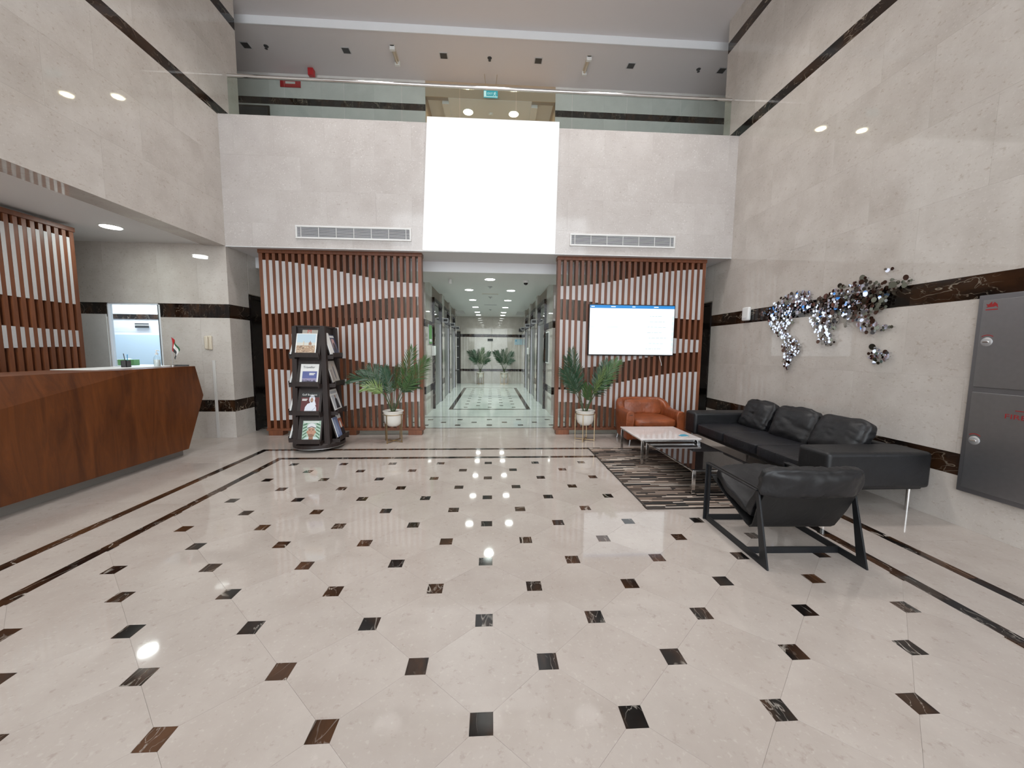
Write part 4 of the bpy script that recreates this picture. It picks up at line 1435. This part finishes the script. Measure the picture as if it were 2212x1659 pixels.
specE = [(0, 0, -.45, 0, 1.30, .12, .26, 'leaf_d'), (0, 0, -.28, .05, 1.32, .1, .26, 'leaf_d'), (0, 0, .10, .0, 1.42, 0, .26, 'leaf_m'), (0, 0, .36, 0, 1.28, .1, .26, 'leaf_d'),
         (0, 0, .36, -.1, .98, .2, .22, 'leaf_d'), (0, 0, -.08, .0, 1.36, .0, .24, 'leaf_d'), (0, 0, -.36, -.05, 1.05, .18, .24, 'leaf_d')]
pe = palm('potted_palm', (-.44, 15.0, 0), 'left palm at the far end of the lift lobby', specE, 3)
pe2 = copy_tree(pe)
pe2.location = (.53, 15.0, 0)
pe2.rotation_euler = (0, 0, .5)
pe2['label'] = 'right palm at the far end of the lift lobby'


# ------------------------------------------------------------------ magazine tower
rk = empty('magazine_tower', (-2.43, 5.33, 0), 'dark brown revolving magazine tower on castors in front of the left slat screen', 'magazine rack')
MB().lathe([(.30, .045), (.335, .05), (.335, .095), (.31, .115)], 28).build('base_disc', M['rackwood'], rk, smooth=True)
MB().tube([(.325 * math.cos(a * PI / 14), .325 * math.sin(a * PI / 14), .042) for a in range(28)], .008, 6, closed=True).build('base_rim', M['steel'], rk, smooth=True)
for j in range(4):
    a = -PI / 2 + .55 + j * PI / 2
    cs_ = MB().box(-.012, .012, -.012, .012, .028, .05).build('castor', M['steel'], rk, (.25 * math.cos(a), .25 * math.sin(a), 0))
    MB().tube([(-.011, 0, .02), (.011, 0, .02)], .02, 12).build('wheel', M['darkgrey'], cs_, smooth=True)
core = MB()
core.prism([(-.17, -.17), (.17, -.17), (.17, .17), (-.17, .17)], 'z', .1, 1.69)
core.build('core', M['rackwood'], rk)
for sx_ in (-1, 1):
    for sy_ in (-1, 1):
        MB().add([(sx_ * .155, sy_ * .155, 1.69), (sx_ * .21, sy_ * .155, 1.69), (sx_ * .21, sy_ * .21, 1.69), (sx_ * .155, sy_ * .21, 1.69),
                  (sx_ * .17, sy_ * .17, .1), (sx_ * .245, sy_ * .17, .1), (sx_ * .245, sy_ * .245, .1), (sx_ * .17, sy_ * .245, .1)],
                 [(0, 1, 2, 3), (4, 5, 6, 7), (0, 1, 5, 4), (1, 2, 6, 5), (2, 3, 7, 6), (3, 0, 4, 7)]).build('corner_post', M['rackwood'], rk)
MB().box(-.19, .19, -.19, .19, 1.68, 1.70).build('top_cap', M['rackwood'], rk)
TIERS = [1.285, .90, .515, .135]
MATS = {}


def cmat(name, col):
    if name not in MATS:
        MATS[name] = plain('print_' + name, col, .35, var=.03)
    return MATS[name]


def magazine(side, tier, dx, dz, label, w=.235, h=.29, thick=.008, kind='plain', dy=0.0, cols=None):
    """a magazine leaning on its tray; side 0 front (-y), 1 right (+x), 2 left (-x), 3 back"""
    z = TIERS[tier] + .035
    r0 = .235 + (.018 * tier)
    ang = {0: 0, 1: PI / 2, 2: -PI / 2, 3: PI}[side]
    lean = math.radians(16)
    base = Vector((dx, -r0 - .012 - dy, z + dz))
    R_ = Matrix.Rotation(ang, 4, 'Z')
    p = R_ @ base
    o = empty('magazine', (0, 0, 0), label, 'magazine', 'magazines in the tower')
    o.location = Vector((-2.43, 5.33, 0)) + p
    o.rotation_euler = (-lean, 0, ang)
    MB().box(-w / 2, w / 2, 0, thick, 0, h).build('pages', M['white'], o)
    cv = MB()
    cl_ = []

    def P_(name, col, pts):
        mt_ = cmat(name, col)
        if mt_ not in cl_:
            cl_.append(mt_)
        mi = cl_.index(mt_)
        P_.k += 1
        y_ = -.0004 - .00008 * P_.k
        cv.prism([(a * w - w / 2, b_ * h) for a, b_ in pts], 'y', y_, 0, mi)
    P_.k = 0
    R4 = lambda a, b_, c_, d_: [(a, b_), (c_, b_), (c_, d_), (a, d_)]

    def ell(cx_, cy_, rx, ry, n_=16, a0=0, a1=2 * PI):
        return [(cx_ + rx * math.cos(a0 + (a1 - a0) * j / n_), cy_ + ry * math.sin(a0 + (a1 - a0) * j / n_)) for j in range(n_)]
    txts = []
    if kind == 'city':
        P_('paper', (.78, .78, .76), R4(0, 0, 1, 1))
        P_('sky', (.48, .60, .68), R4(.04, .5, .95, .97))
        P_('haze', (.62, .62, .58), R4(.04, .38, .95, .56))
        P_('roofs', (.42, .29, .20), R4(.04, .03, .95, .42))
        rn = random.Random(5)
        for j in range(46):
            a, b_ = rn.uniform(.05, .88), rn.uniform(.06, .38)
            P_(*(('cream_house', (.66, .54, .40)) if j % 3 else ('dark_roof', (.16, .11, .09))), R4(a, b_, a + rn.uniform(.02, .07), b_ + rn.uniform(.015, .045)))
        P_('dome', (.36, .22, .16), ell(.70, .50, .07, .09, 12, 0, PI) + [(.63, .44), (.77, .44)][::1])
        P_('dome', (.36, .22, .16), R4(.69, .58, .71, .64))
        P_('cream_house', (.66, .54, .40), R4(.36, .42, .395, .62))
        txts = [('VENICE', .022, .12, .88, 'gold', (.6, .45, .2)), ('FLORENCE', .014, .38, .045, 'paper', (.78, .78, .76))]
        txts = [(t0, s0, a, b_, c_, d_) for t0, s0, a, b_, c_, d_ in txts[1:]]
    elif kind == 'traveller':
        P_('paper', (.80, .80, .80), R4(0, 0, 1, 1))
        P_('indigo', (.10, .12, .32), R4(.12, .06, .92, .62))
        P_('dusk', (.30, .27, .42), R4(.12, .06, .92, .26))
        rn = random.Random(8)
        for j in range(22):
            a = .12 + j * .035
            P_('skyline', (.03, .025, .04), R4(a, .06, a + .03, .06 + rn.uniform(.03, .13)))
        P_('paper', (.80, .80, .80), R4(.50, .48, .82, .53))
        P_('paper', (.80, .80, .80), R4(.50, .42, .76, .465))
        txts = [('Traveller', .042, .14, .78, 'ink', (.05, .05, .07))]
    elif kind == 'kandura':
        P_('maroon', (.10, .012, .016), R4(0, 0, 1, 1))
        P_('black_band', (.008, .008, .010), R4(0, .76, 1, 1))
        P_('robe', (.74, .76, .84), [(.20, 0), (.24, .26), (.36, .42), (.56, .50), (.76, .42), (.86, .22), (.88, 0)])
        P_('robe', (.74, .76, .84), ell(.60, .66, .16, .22))
        P_('robe', (.74, .76, .84), [(.70, .72), (.84, .36), (.70, .40), (.62, .55)])
        P_('face', (.42, .25, .18), ell(.585, .62, .085, .125))
        P_('beard', (.07, .045, .035), ell(.585, .54, .06, .04, 10, PI, 2 * PI))
        P_('beard', (.07, .045, .035), R4(.545, .645, .575, .655))
        P_('beard', (.07, .045, .035), R4(.60, .645, .63, .655))
        P_('agal', (.02, .02, .025), R4(.46, .775, .73, .80))
        P_('fold', (.50, .52, .62), [(.62, .08), (.80, .26), (.82, .22), (.66, .06)])
        txts = [('Gulf Business', .036, .03, .85, 'paper', (.8, .8, .8)), ('DRIVING', .020, .05, .72, 'paper', (.8, .8, .8))]
        txts[1] = ('______', .014, .05, .70, 'paper', (.8, .8, .8))
        txts = txts[:1]
        P_('paper', (.78, .78, .76), R4(.05, .64, .34, .68))
        P_('paper', (.78, .78, .76), R4(.05, .58, .30, .615))
    elif kind == 'cap':
        P_('mint', (.42, .56, .46), R4(0, 0, 1, 1))
        for j in range(5):
            P_('palmgreen', (.05, .14, .07), [(.02 + .0 * j, .12 + j * .17), (.24, .28 + j * .15), (.24, .22 + j * .15), (.02, .06 + j * .17)])
            P_('palmgreen', (.05, .14, .07), [(.98, .12 + j * .17), (.76, .28 + j * .15), (.76, .22 + j * .15), (.98, .06 + j * .17)])
        P_('paper', (.72, .74, .74), R4(.05, .90, .90, .97))
        P_('shirt', (.62, .74, .72), [(.05, 0), (.20, .14), (.40, .18), (.65, .18), (.85, .14), (.97, 0)])
        P_('skin_shadow', (.36, .17, .10), R4(.38, .02, .62, .28))
        P_('skin', (.50, .28, .19), ell(.50, .42, .21, .30))
        P_('ear', (.44, .22, .14), ell(.275, .42, .035, .07))
        P_('ear', (.44, .22, .14), ell(.725, .42, .035, .07))
        P_('stubble', (.26, .14, .09), ell(.50, .33, .17, .19, 14, PI, 2 * PI))
        P_('capwhite', (.76, .77, .78), ell(.50, .66, .245, .22, 14, 0, PI) + [(.25, .64)])
        P_('capdark', (.10, .10, .11), [(.26, .60), (.50, .68), (.74, .60), (.74, .64), (.50, .72), (.26, .64)])
        P_('brow', (.05, .03, .025), R4(.36, .545, .46, .565))
        P_('brow', (.05, .03, .025), R4(.54, .545, .64, .565))
        P_('eye', (.02, .015, .012), ell(.41, .505, .028, .018, 8))
        P_('eye', (.02, .015, .012), ell(.59, .505, .028, .018, 8))
        P_('ear', (.44, .22, .14), [(.48, .50), (.47, .40), (.53, .40), (.52, .50)])
        P_('lip', (.34, .12, .10), R4(.43, .30, .57, .325))
    elif kind == 'mletter':
        P_('parchment', (.42, .38, .33), R4(0, 0, 1, 1))
        txts = [('M', .075, .32, .70, 'vermilion', (.55, .06, .04))]
    elif kind == 'woman':
        P_('warmgrey', (.46, .42, .38), R4(0, 0, 1, 1))
        P_('slate', (.16, .15, .17), ell(.6, .45, .10, .34))
        P_('face2', (.42, .27, .20), ell(.58, .80, .06, .07))
        P_('taupe', (.30, .26, .25), R4(.12, .1, .35, .6))
    elif kind == 'suit':
        P_('paper', (.78, .78, .76), R4(0, 0, 1, 1))
        P_('ltgrey', (.48, .50, .53), R4(.08, .06, .92, .72))
        P_('suitdark', (.02, .02, .025), [(.35, .06), (.42, .5), (.55, .6), (.7, .5), (.8, .06)])
        P_('face2', (.42, .27, .20), ell(.55, .64, .07, .08))
        P_('ltgrey', (.48, .50, .53), R4(.1, .80, .9, .92))
    elif kind == 'navy':
        P_('navy', (.03, .045, .10), R4(0, 0, 1, 1))
        P_('paper', (.78, .78, .76), R4(.1, .84, .9, .95))
        P_('rose', (.50, .30, .28), R4(.22, .3, .72, .78))
        P_('suitdark', (.02, .02, .025), ell(.5, .35, .2, .25))
    elif kind == 'bluecover':
        P_('steelblue', (.18, .24, .42), R4(0, 0, 1, 1))
        P_('paleblue', (.36, .42, .58), R4(.1, .1, .5, .9))
    elif kind == 'orange':
        P_('rust', (.42, .12, .06), R4(0, .35, 1, .8))
        P_('paper', (.78, .78, .76), R4(0, .8, 1, 1))
        P_('suitdark', (.02, .02, .025), R4(0, 0, 1, .35))
        P_('paper', (.78, .78, .76), ell(.5, .5, .16, .18))
    else:
        P_('paper', (.78, .78, .76), R4(0, 0, 1, 1))
    cv.build('cover', cl_, o)
    for t0, s0, a, b_, cn, cc_ in txts:
        text_mesh(t0, s0, cmat(cn, cc_), o, (a * w - w / 2, -.0012 - .00008 * P_.k, b_ * h), (PI / 2, 0, 0), ext=.0003)
    return o


for side in range(4):
    ang = side * PI / 2
    for tier, z in enumerate(TIERS):
        r0 = .235 + .018 * tier
        w2 = .155
        Rz = Matrix.Rotation(ang, 4, 'Z')
        tb = MB()
        tb.box(-w2, w2, -r0 - .060, -r0 + .02, z, z + .012)
        tb.build('tray', M['rackwood'], rk, rot=(0, 0, ang))
        MB().box(-w2, w2, -r0 - .062, -r0 - .052, z - .005, z + .055).build('tray_lip', M['rackwood'], rk, rot=(0, 0, ang))
        MB().add([(-w2, -r0 - .02, z + .012), (w2, -r0 - .02, z + .012), (w2, -r0 + .075, z + .345), (-w2, -r0 + .075, z + .345),
                  (-w2, -r0 - .01, z + .012), (w2, -r0 - .01, z + .012), (w2, -r0 + .085, z + .345), (-w2, -r0 + .085, z + .345)],
                 [(0, 1, 2, 3), (4, 5, 6, 7), (0, 1, 5, 4), (1, 2, 6, 5), (2, 3, 7, 6), (3, 0, 4, 7)]).build('backrest_board', M['rackwood'], rk, rot=(0, 0, ang))
        for sx_ in (-1, 1):
            MB().box(sx_ * w2 - .006, sx_ * w2 + .006, -r0 - .056, -.15, z - .03, z + .02).build('bracket', M['rackwood'], rk, rot=(0, 0, ang))

magazine(0, 0, -.02, .0, 'magazine with a hazy cathedral city view, top front tray', kind='city', w=.265, h=.285, dy=.030, thick=.010)
magazine(0, 0, .01, .07, 'parchment coloured magazine with a red letter M, behind the city magazine', kind='mletter', w=.20, h=.31, dy=-.005, thick=.004)
magazine(0, 1, .005, 0, 'white Traveller magazine with a blue skyline picture, second front tray', kind='traveller', w=.235, h=.262, dy=.006, thick=.010)
magazine(0, 2, .008, 0, 'dark red magazine with a man in white robe and headscarf, third front tray', kind='kandura', w=.235, h=.262, dy=.006, thick=.010)
magazine(0, 3, .018, 0, 'green magazine with a man in a white cap, bottom front tray', kind='cap', w=.235, h=.262, dy=.006, thick=.010)
magazine(1, 0, -.085, 0, 'thick white-spined magazine, top right-hand tray, nearer side', w=.12, h=.30, dy=.012, thick=.02)
magazine(1, 0, .07, 0, 'navy magazine with a pink portrait, top right-hand tray', kind='navy', w=.17, h=.28, dy=.004)
magazine(1, 1, -.02, 0, 'warm grey magazine with a standing figure, second right-hand tray', kind='woman', w=.24, h=.30, dy=.006)
magazine(1, 2, -.03, 0, 'white magazine with a dark suited figure, third right-hand tray', kind='suit', w=.24, h=.29, dy=.006, thick=.014)
magazine(1, 3, -.06, 0, 'steel blue magazine leaning in the bottom right-hand tray', kind='bluecover', w=.15, h=.28, dy=.012, thick=.012)
magazine(1, 3, .08, 0, 'rust and black magazine beside the steel blue one', kind='orange', w=.14, h=.30, dy=.004)
for tier in range(4):
    magazine(2, tier, .05, 0, 'white magazine edge in the left-hand tray, %s tier from the top' % ['first', 'second', 'third', 'fourth'][tier], w=.22, h=.28, dy=.034, thick=.02)

# ------------------------------------------------------------------ lounge: rug
rg = MB().box(1.40, 2.86, 3.12, 5.17, .0005, .012).build('rug', M['rug'], None, bevel=.003)
tag(rg, 'grey, brown and cream striped rug under the coffee tables', 'rug')
bd_ = MB().box(1.392, 1.402, 3.12, 5.17, .0005, .013).box(1.392, 2.86, 3.112, 3.122, .0005, .013)
bd_.build('edge_binding', M['darkbrown'], rg)


# ------------------------------------------------------------------ soft forms
def cushion(w, d, h, n=14, p=5.0, wr=.012, seed=0, pinch=.25):
    """soft box centred at the origin with pillowed faces"""
    bm = bmesh.new()
    bmesh.ops.create_cube(bm, size=2)
    bmesh.ops.subdivide_edges(bm, edges=bm.edges[:], cuts=n, use_grid_fill=True)
    off_ = Vector((seed * 7.3, seed * 3.1, seed * 1.7))
    vs = []
    for v in bm.verts:
        x, y, z = v.co

        def sq(t_):
            return math.copysign(abs(t_) ** 1.0, t_)
        # round the corners: project towards a superellipsoid
        nrm = (abs(x) ** p + abs(y) ** p + abs(z) ** p) ** (1 / p)
        m_ = max(abs(x), abs(y), abs(z))
        s_ = m_ / nrm if nrm else 1
        x2, y2, z2 = x * s_, y * s_, z * s_
        edge = max(abs(x), abs(y))
        z2 *= 1 - pinch * edge ** 4
        q_ = Vector((x2 * w / 2, y2 * d / 2, z2 * h / 2))
        nn = noise.noise(q_ * 5 + off_) * wr * .6 - abs(noise.noise(Vector((q_.x * 17, q_.y * 8, q_.z * 9)) + off_)) * wr * .9
        dirn = q_.normalized() if q_.length else Vector((0, 0, 1))
        v.co = q_ + dirn * nn
    g_ = MB()
    bm.verts.ensure_lookup_table()
    g_.add([v.co[:] for v in bm.verts], [[v.index for v in f.verts] for f in bm.faces])
    bm.free()
    return g_


# black sofa against the right wall
SY0, SY1 = 2.90, 5.22
sf = empty('sofa', (2.84, SY0, 0), 'long black leather sofa with three loose back cushions along the right wall', 'sofa')
SL = SY1 - SY0
MB().box(.10, .93, .04, SL - .04, .22, .30).build('seat_base', M['black_leather'], sf, bevel=.02)
MB().box(0, .95, 0, .32, .245, .565).build('armrest', M['black_leather'], sf, bevel=.035, seg=4)
MB().box(0, .95, SL - .26, SL, .245, .555).build('armrest', M['black_leather'], sf, bevel=.035, seg=4)
MB().box(.82, .955, .30, SL - .24, .24, .555).build('back_frame', M['black_leather'], sf, bevel=.04, seg=4)
sl0, sl1 = .322, SL - .262
sw = (sl1 - sl0) / 3
for i in range(3):
    cushion(.80, sw - .002, .13, n=10, p=12, wr=.003, seed=i, pinch=.05).build('seat_cushion', M['seat_leather'], sf, (.415, sl0 + (i + .5) * sw, .345), smooth=True)
for i in range(3):
    a = .5
    cushion(.44 + (.01 if i == 1 else 0), sw * .99, .22, n=22, wr=.026, seed=10 + i, pinch=.42).build('back_cushion', M['black_leather'], sf, (.70 + .01 * i, sl0 + (i + .5) * sw + (.03 if i == 2 else 0), .555), rot=(0, math.radians(-66), math.radians((0, 3, -3)[i])), smooth=True)
for x, y in ((.06, .06), (.90, .12), (.06, SL - .1), (.90, SL - .12)):
    MB().tube([(x, y, 0), (x, y, .25)], .016, 10).build('leg', M['chrome'], sf, smooth=True)

# tan tub armchair
ac = empty('tub_armchair', (2.44, 5.62, 0), 'tan leather tub armchair with a pleated back in front of the right slat screen', 'armchair')
shell = MB()
K = 48
secs = []
for i in range(K + 1):
    t = i / K
    # U-shaped plan: from front left, round the back, to front right
    a = PI * (1.0 + .0) - PI * t     # PI..0
    if t < .28:
        u = t / .28
        px, py, nx, ny = -.38, -.33 + u * .40, -1, 0
    elif t > .72:
        u = (1 - t) / .28
        px, py, nx, ny = .38, -.33 + u * .40, 1, 0
    else:
        u = (t - .28) / .44
        th = PI - PI * u
        ex_ = .86
        cxx = math.copysign(abs(math.cos(th)) ** ex_, math.cos(th))
        syy = abs(math.sin(th)) ** ex_
        px, py = .38 * cxx, .07 + .27 * syy
        nx, ny = cxx, syy
        l_ = math.hypot(nx, ny)
        nx, ny = nx / l_, ny / l_
    bk = max(0, min(1, (py - .04) / .24))
    bk = bk * bk * (3 - 2 * bk)
    top = .515 + .135 * bk
    thick = .065
    pleat = .010 * math.sin(px * 75) * bk
    sec = []
    for (o_, z_) in ((thick * .75, .09), (thick * .98, .20), (thick * 1.05, .34), (thick, top - .05), (thick * .7, top - .012), (0, top), (-thick * .7, top - .012), (-thick, top - .06), (-thick * .95, .40), (-thick * .8, .30), (-thick * .6, .09)):
        oo = o_ + (pleat if o_ < 0 and z_ > .38 else 0)
        tilt = (z_ - .3) * .10 * bk
        sec.append((px + nx * (oo + tilt), py + ny * (oo + tilt), z_))
    secs.append(sec)
n_ = len(secs[0])
vs_ = [p for s_ in secs for p in s_]
fs_ = [(i * n_ + j, i * n_ + (j + 1) % n_, (i + 1) * n_ + (j + 1) % n_, (i + 1) * n_ + j) for i in range(K) for j in range(n_)]
fs_ += [tuple(range(n_))[::-1], tuple(K * n_ + j for j in range(n_))]
shell.add(vs_, fs_)
shell.build('shell', M['tan'], ac, smooth=True, bevel=.012)
cushion(.67, .62, .15, n=10, wr=.004, seed=4, pinch=.10).build('seat_cushion', M['tan'], ac, (0, -.06, .335), smooth=True)
MB().box(-.36, .36, -.36, .22, .10, .27).build('seat_base', M['tan'], ac, bevel=.03, seg=3)
bc = cushion(.62, .26, .10, n=12, wr=.02, seed=5, pinch=.2)
bc.build('back_pad', M['tan'], ac, (0, .20, .50), rot=(math.radians(78), 0, 0), smooth=True)
for x in (-.38, .38):
    for y in (-.30, .24):
        MB().tube([(x, y, 0), (x * .96, y, .11)], .011, 8).build('leg', M['steel'], ac, smooth=True)
MB().box(-.42, -.37, -.375, -.368, .465, .47).build('arm_seam', M['darkbrown'], ac)


# coffee tables
def table(name, loc, w, d, h, top_mat, label, leg_y, top_t=.02, bev=.006):
    t_ = empty(name, loc, label, 'coffee table', 'nested coffee tables')
    MB().box(0, w, 0, d, h - top_t, h).build('table_top', top_mat, t_, bevel=bev, seg=3)
    for y in (.05, d - .07):
        MB().box(.03, w - .03, y, y + .02, h - top_t - .030, h - top_t - .006).build('cross_rail', M['chrome'], t_)
    for x in (.012, w - .047):
        MB().box(x, x + .035, 0.0, d, h - top_t - .014, h - top_t).build('side_rail', M['chrome'], t_, bevel=.002)
        for y in (0.005, d - .017):
            MB().box(x, x + .035, y, y + .012, .012, h - top_t - .012).build('leg', M['chrome'], t_, bevel=.002)
            MB().box(x, x + .035, min(y, y + .006), y + .05 if y < d / 2 else y + .012, .012, .02).build('foot', M['chrome'], t_)
    return t_


table('coffee_table', (1.83, 4.36, 0), .77, .73, .335, M['tabletop'], 'square white marble coffee table with chrome legs', 0)
table('coffee_table', (1.94, 3.39, 0), .70, 1.10, .272, M['blackglass'], 'lower black glass coffee table with chrome legs, pushed under the marble one', 0, top_t=.012, bev=.002)
lf = empty('leaflet', (2.38, 4.47, .335), 'small blue and white leaflet lying on the marble coffee table', 'leaflet')
MB().add([(0, 0, .001), (.10, -.02, .001), (.12, .07, .004), (.03, .09, .006)], [(0, 1, 2, 3)]).build('sheet', M['white'], lf)
MB().add([(.02, .0, .003), (.13, .01, .006), (.11, .09, .010), (.05, .07, .012), (.0, .05, .004)], [(0, 1, 2, 3, 4)]).build('printed_fold', plain('leaflet_blue', (.05, .28, .40), .4), lf)

# ------------------------------------------------------------------ black steel-framed sling armchair
sc = empty('sling_armchair', (2.13, 2.55, 0), 'black leather sling armchair in a flat steel frame, seen from behind', 'armchair', rz=-.03)
SWD = .33
for s_ in (-1, 1):
    x = s_ * SWD
    loop_o = [(-.385, 0), (.365, 0), (.365, .49), (-.25, .49)]
    loop_i = [(-.305, .045), (.32, .045), (.32, .478), (-.225, .478)]
    g_ = MB()
    th = .006
    # flat bar ring, four sides, wide foot corner as in the photo
    vs_ = [(x - th, p[0], p[1]) for p in loop_o] + [(x - th, p[0], p[1]) for p in loop_i] + [(x + th, p[0], p[1]) for p in loop_o] + [(x + th, p[0], p[1]) for p in loop_i]
    fs_ = []
    for j in range(4):
        k_ = (j + 1) % 4
        fs_ += [(j, k_, 4 + k_, 4 + j), (8 + j, 12 + j, 12 + k_, 8 + k_), (j, 8 + j, 8 + k_, k_), (4 + j, 4 + k_, 12 + k_, 12 + j)]
    g_.add(vs_, fs_)
    g_.build('side_frame', M['blackmetal'], sc, bevel=.0015)
    MB().box(x - .022, x + .022, -.25, .365, .478, .490).build('arm_rail', M['blackmetal'], sc, bevel=.002)
    MB().box(x - .02, x + .02, .355, .367, 0, .478).build('front_upright', M['blackmetal'], sc, bevel=.002)
MB().box(-SWD, SWD, -.175, -.165, .0, .045).build('cross_bar', M['blackmetal'], sc)
MB().box(-SWD, SWD, .345, .355, .0, .045).build('cross_bar', M['blackmetal'], sc)
MB().tube([(-SWD, .335, .385), (SWD, .335, .385)], .009, 8).build('front_rod', M['blackmetal'], sc, smooth=True)
MB().tube([(-SWD, -.265, .468), (SWD, -.265, .468)], .010, 8).build('rear_rod', M['blackmetal'], sc, smooth=True)
prof = [(.345, .395), (.20, .325), (.02, .235), (-.09, .185), (-.125, .180), (-.155, .205), (-.215, .34), (-.275, .475)]
sl = MB()
vs_ = []
for (y, z) in prof:
    wv_ = .315 if z > .3 else .295
    vs_ += [(-wv_, y, z), (wv_, y, z), (wv_, y - .006, z - .008), (-wv_, y - .006, z - .008)]
fs_ = []
for i in range(len(prof) - 1):
    a = i * 4
    for j in range(4):
        fs_.append((a + j, a + (j + 1) % 4, a + 4 + (j + 1) % 4, a + 4 + j))
fs_ += [(0, 1, 2, 3), tuple(len(vs_) - 4 + j for j in range(4))]
sl.add(vs_, fs_)
sl.build('sling', M['sling'], sc, smooth=True)
cushion(.60, .50, .12, n=20, wr=.034, seed=31, pinch=.25).build('seat_cushion', M['black_leather'], sc, (0, .135, .345), rot=(math.radians(26), 0, 0), smooth=True)
cushion(.60, .34, .10, n=18, wr=.030, seed=32, pinch=.25).build('back_cushion', M['black_leather'], sc, (0, -.14, .38), rot=(math.radians(-66), 0, 0), smooth=True)
hr = cushion(.70, .225, .15, n=22, wr=.034, seed=33, pinch=.45)
hr.v = [(x, y, z - .022 * math.cos(x * 4.2) if True else z) for x, y, z in hr.v]
hr.build('headrest_roll', M['black_leather'], sc, (-.015, -.285, .565), rot=(math.radians(-76), 0, 0), smooth=True)

# ------------------------------------------------------------------ lobby wall items
po = empty('poster', (LW, 8.40, 1.5), 'green poster on the left jamb wall of the lobby', 'poster')
MB().box(0, .012, -.22, .22, 0, .44).build('frame', M['steel'], po)
MB().box(.012, .014, -.20, .20, .02, .42).build('print', M['poster_green'], po)
MB().box(.014, .015, -.15, .15, .06, .12).build('caption_block', M['white'], po)
di = empty('hand_dispenser', (LW, 8.62, 1.25), 'white wall dispenser below the green poster', 'dispenser')
MB().box(0, .09, -.06, .06, 0, .22).build('housing', M['white'], di, bevel=.02, seg=3)
pf = empty('picture_frame', (RW, 8.45, 1.10), 'tall white framed notice on the right lobby wall', 'notice')
MB().box(-.02, 0, -.22, .22, 0, .72).build('frame', M['white'], pf, bevel=.003)
MB().box(-.022, -.02, -.19, .19, .03, .69).build('print', M['darkgrey'], pf)
di2 = empty('hand_dispenser', (RW - .05, 12.15, 1.25), 'white wall dispenser between the middle and far right lifts', 'dispenser')
MB().box(-.07, 0, -.06, .06, 0, .22).build('housing', M['white'], di2, bevel=.02, seg=3)
for x, lab in ((-.04, 'small dark plate under the band on the lobby end wall'),):
    sg2 = MB().box(x - .11, x + .11, 15.338, 15.349, 1.74, 1.84).build('wall_plate', M['darkgrey'])
    tag(sg2, lab, 'sign')
wl_ = empty('wall_notice', (1.12, 15.349, 1.62), 'pale blue notice with a dark arrow on the lobby end wall', 'notice')
MB().box(-.16, .16, -.008, 0, -.02, .22).build('sheet', plain('pale_blue', (.42, .56, .64), .5), wl_)
MB().prism([(-.13, .12), (-.10, .20), (-.07, .12)], 'y', -.010, -.008).build('arrow', M['blue'], wl_)
es = empty('exit_light', (1.22, 15.30, 2.14), 'small dark illuminated sign box in the corner of the end wall', 'sign')
MB().box(-.09, .06, 0, .045, 0, .12).build('housing', M['darkgrey'], es)
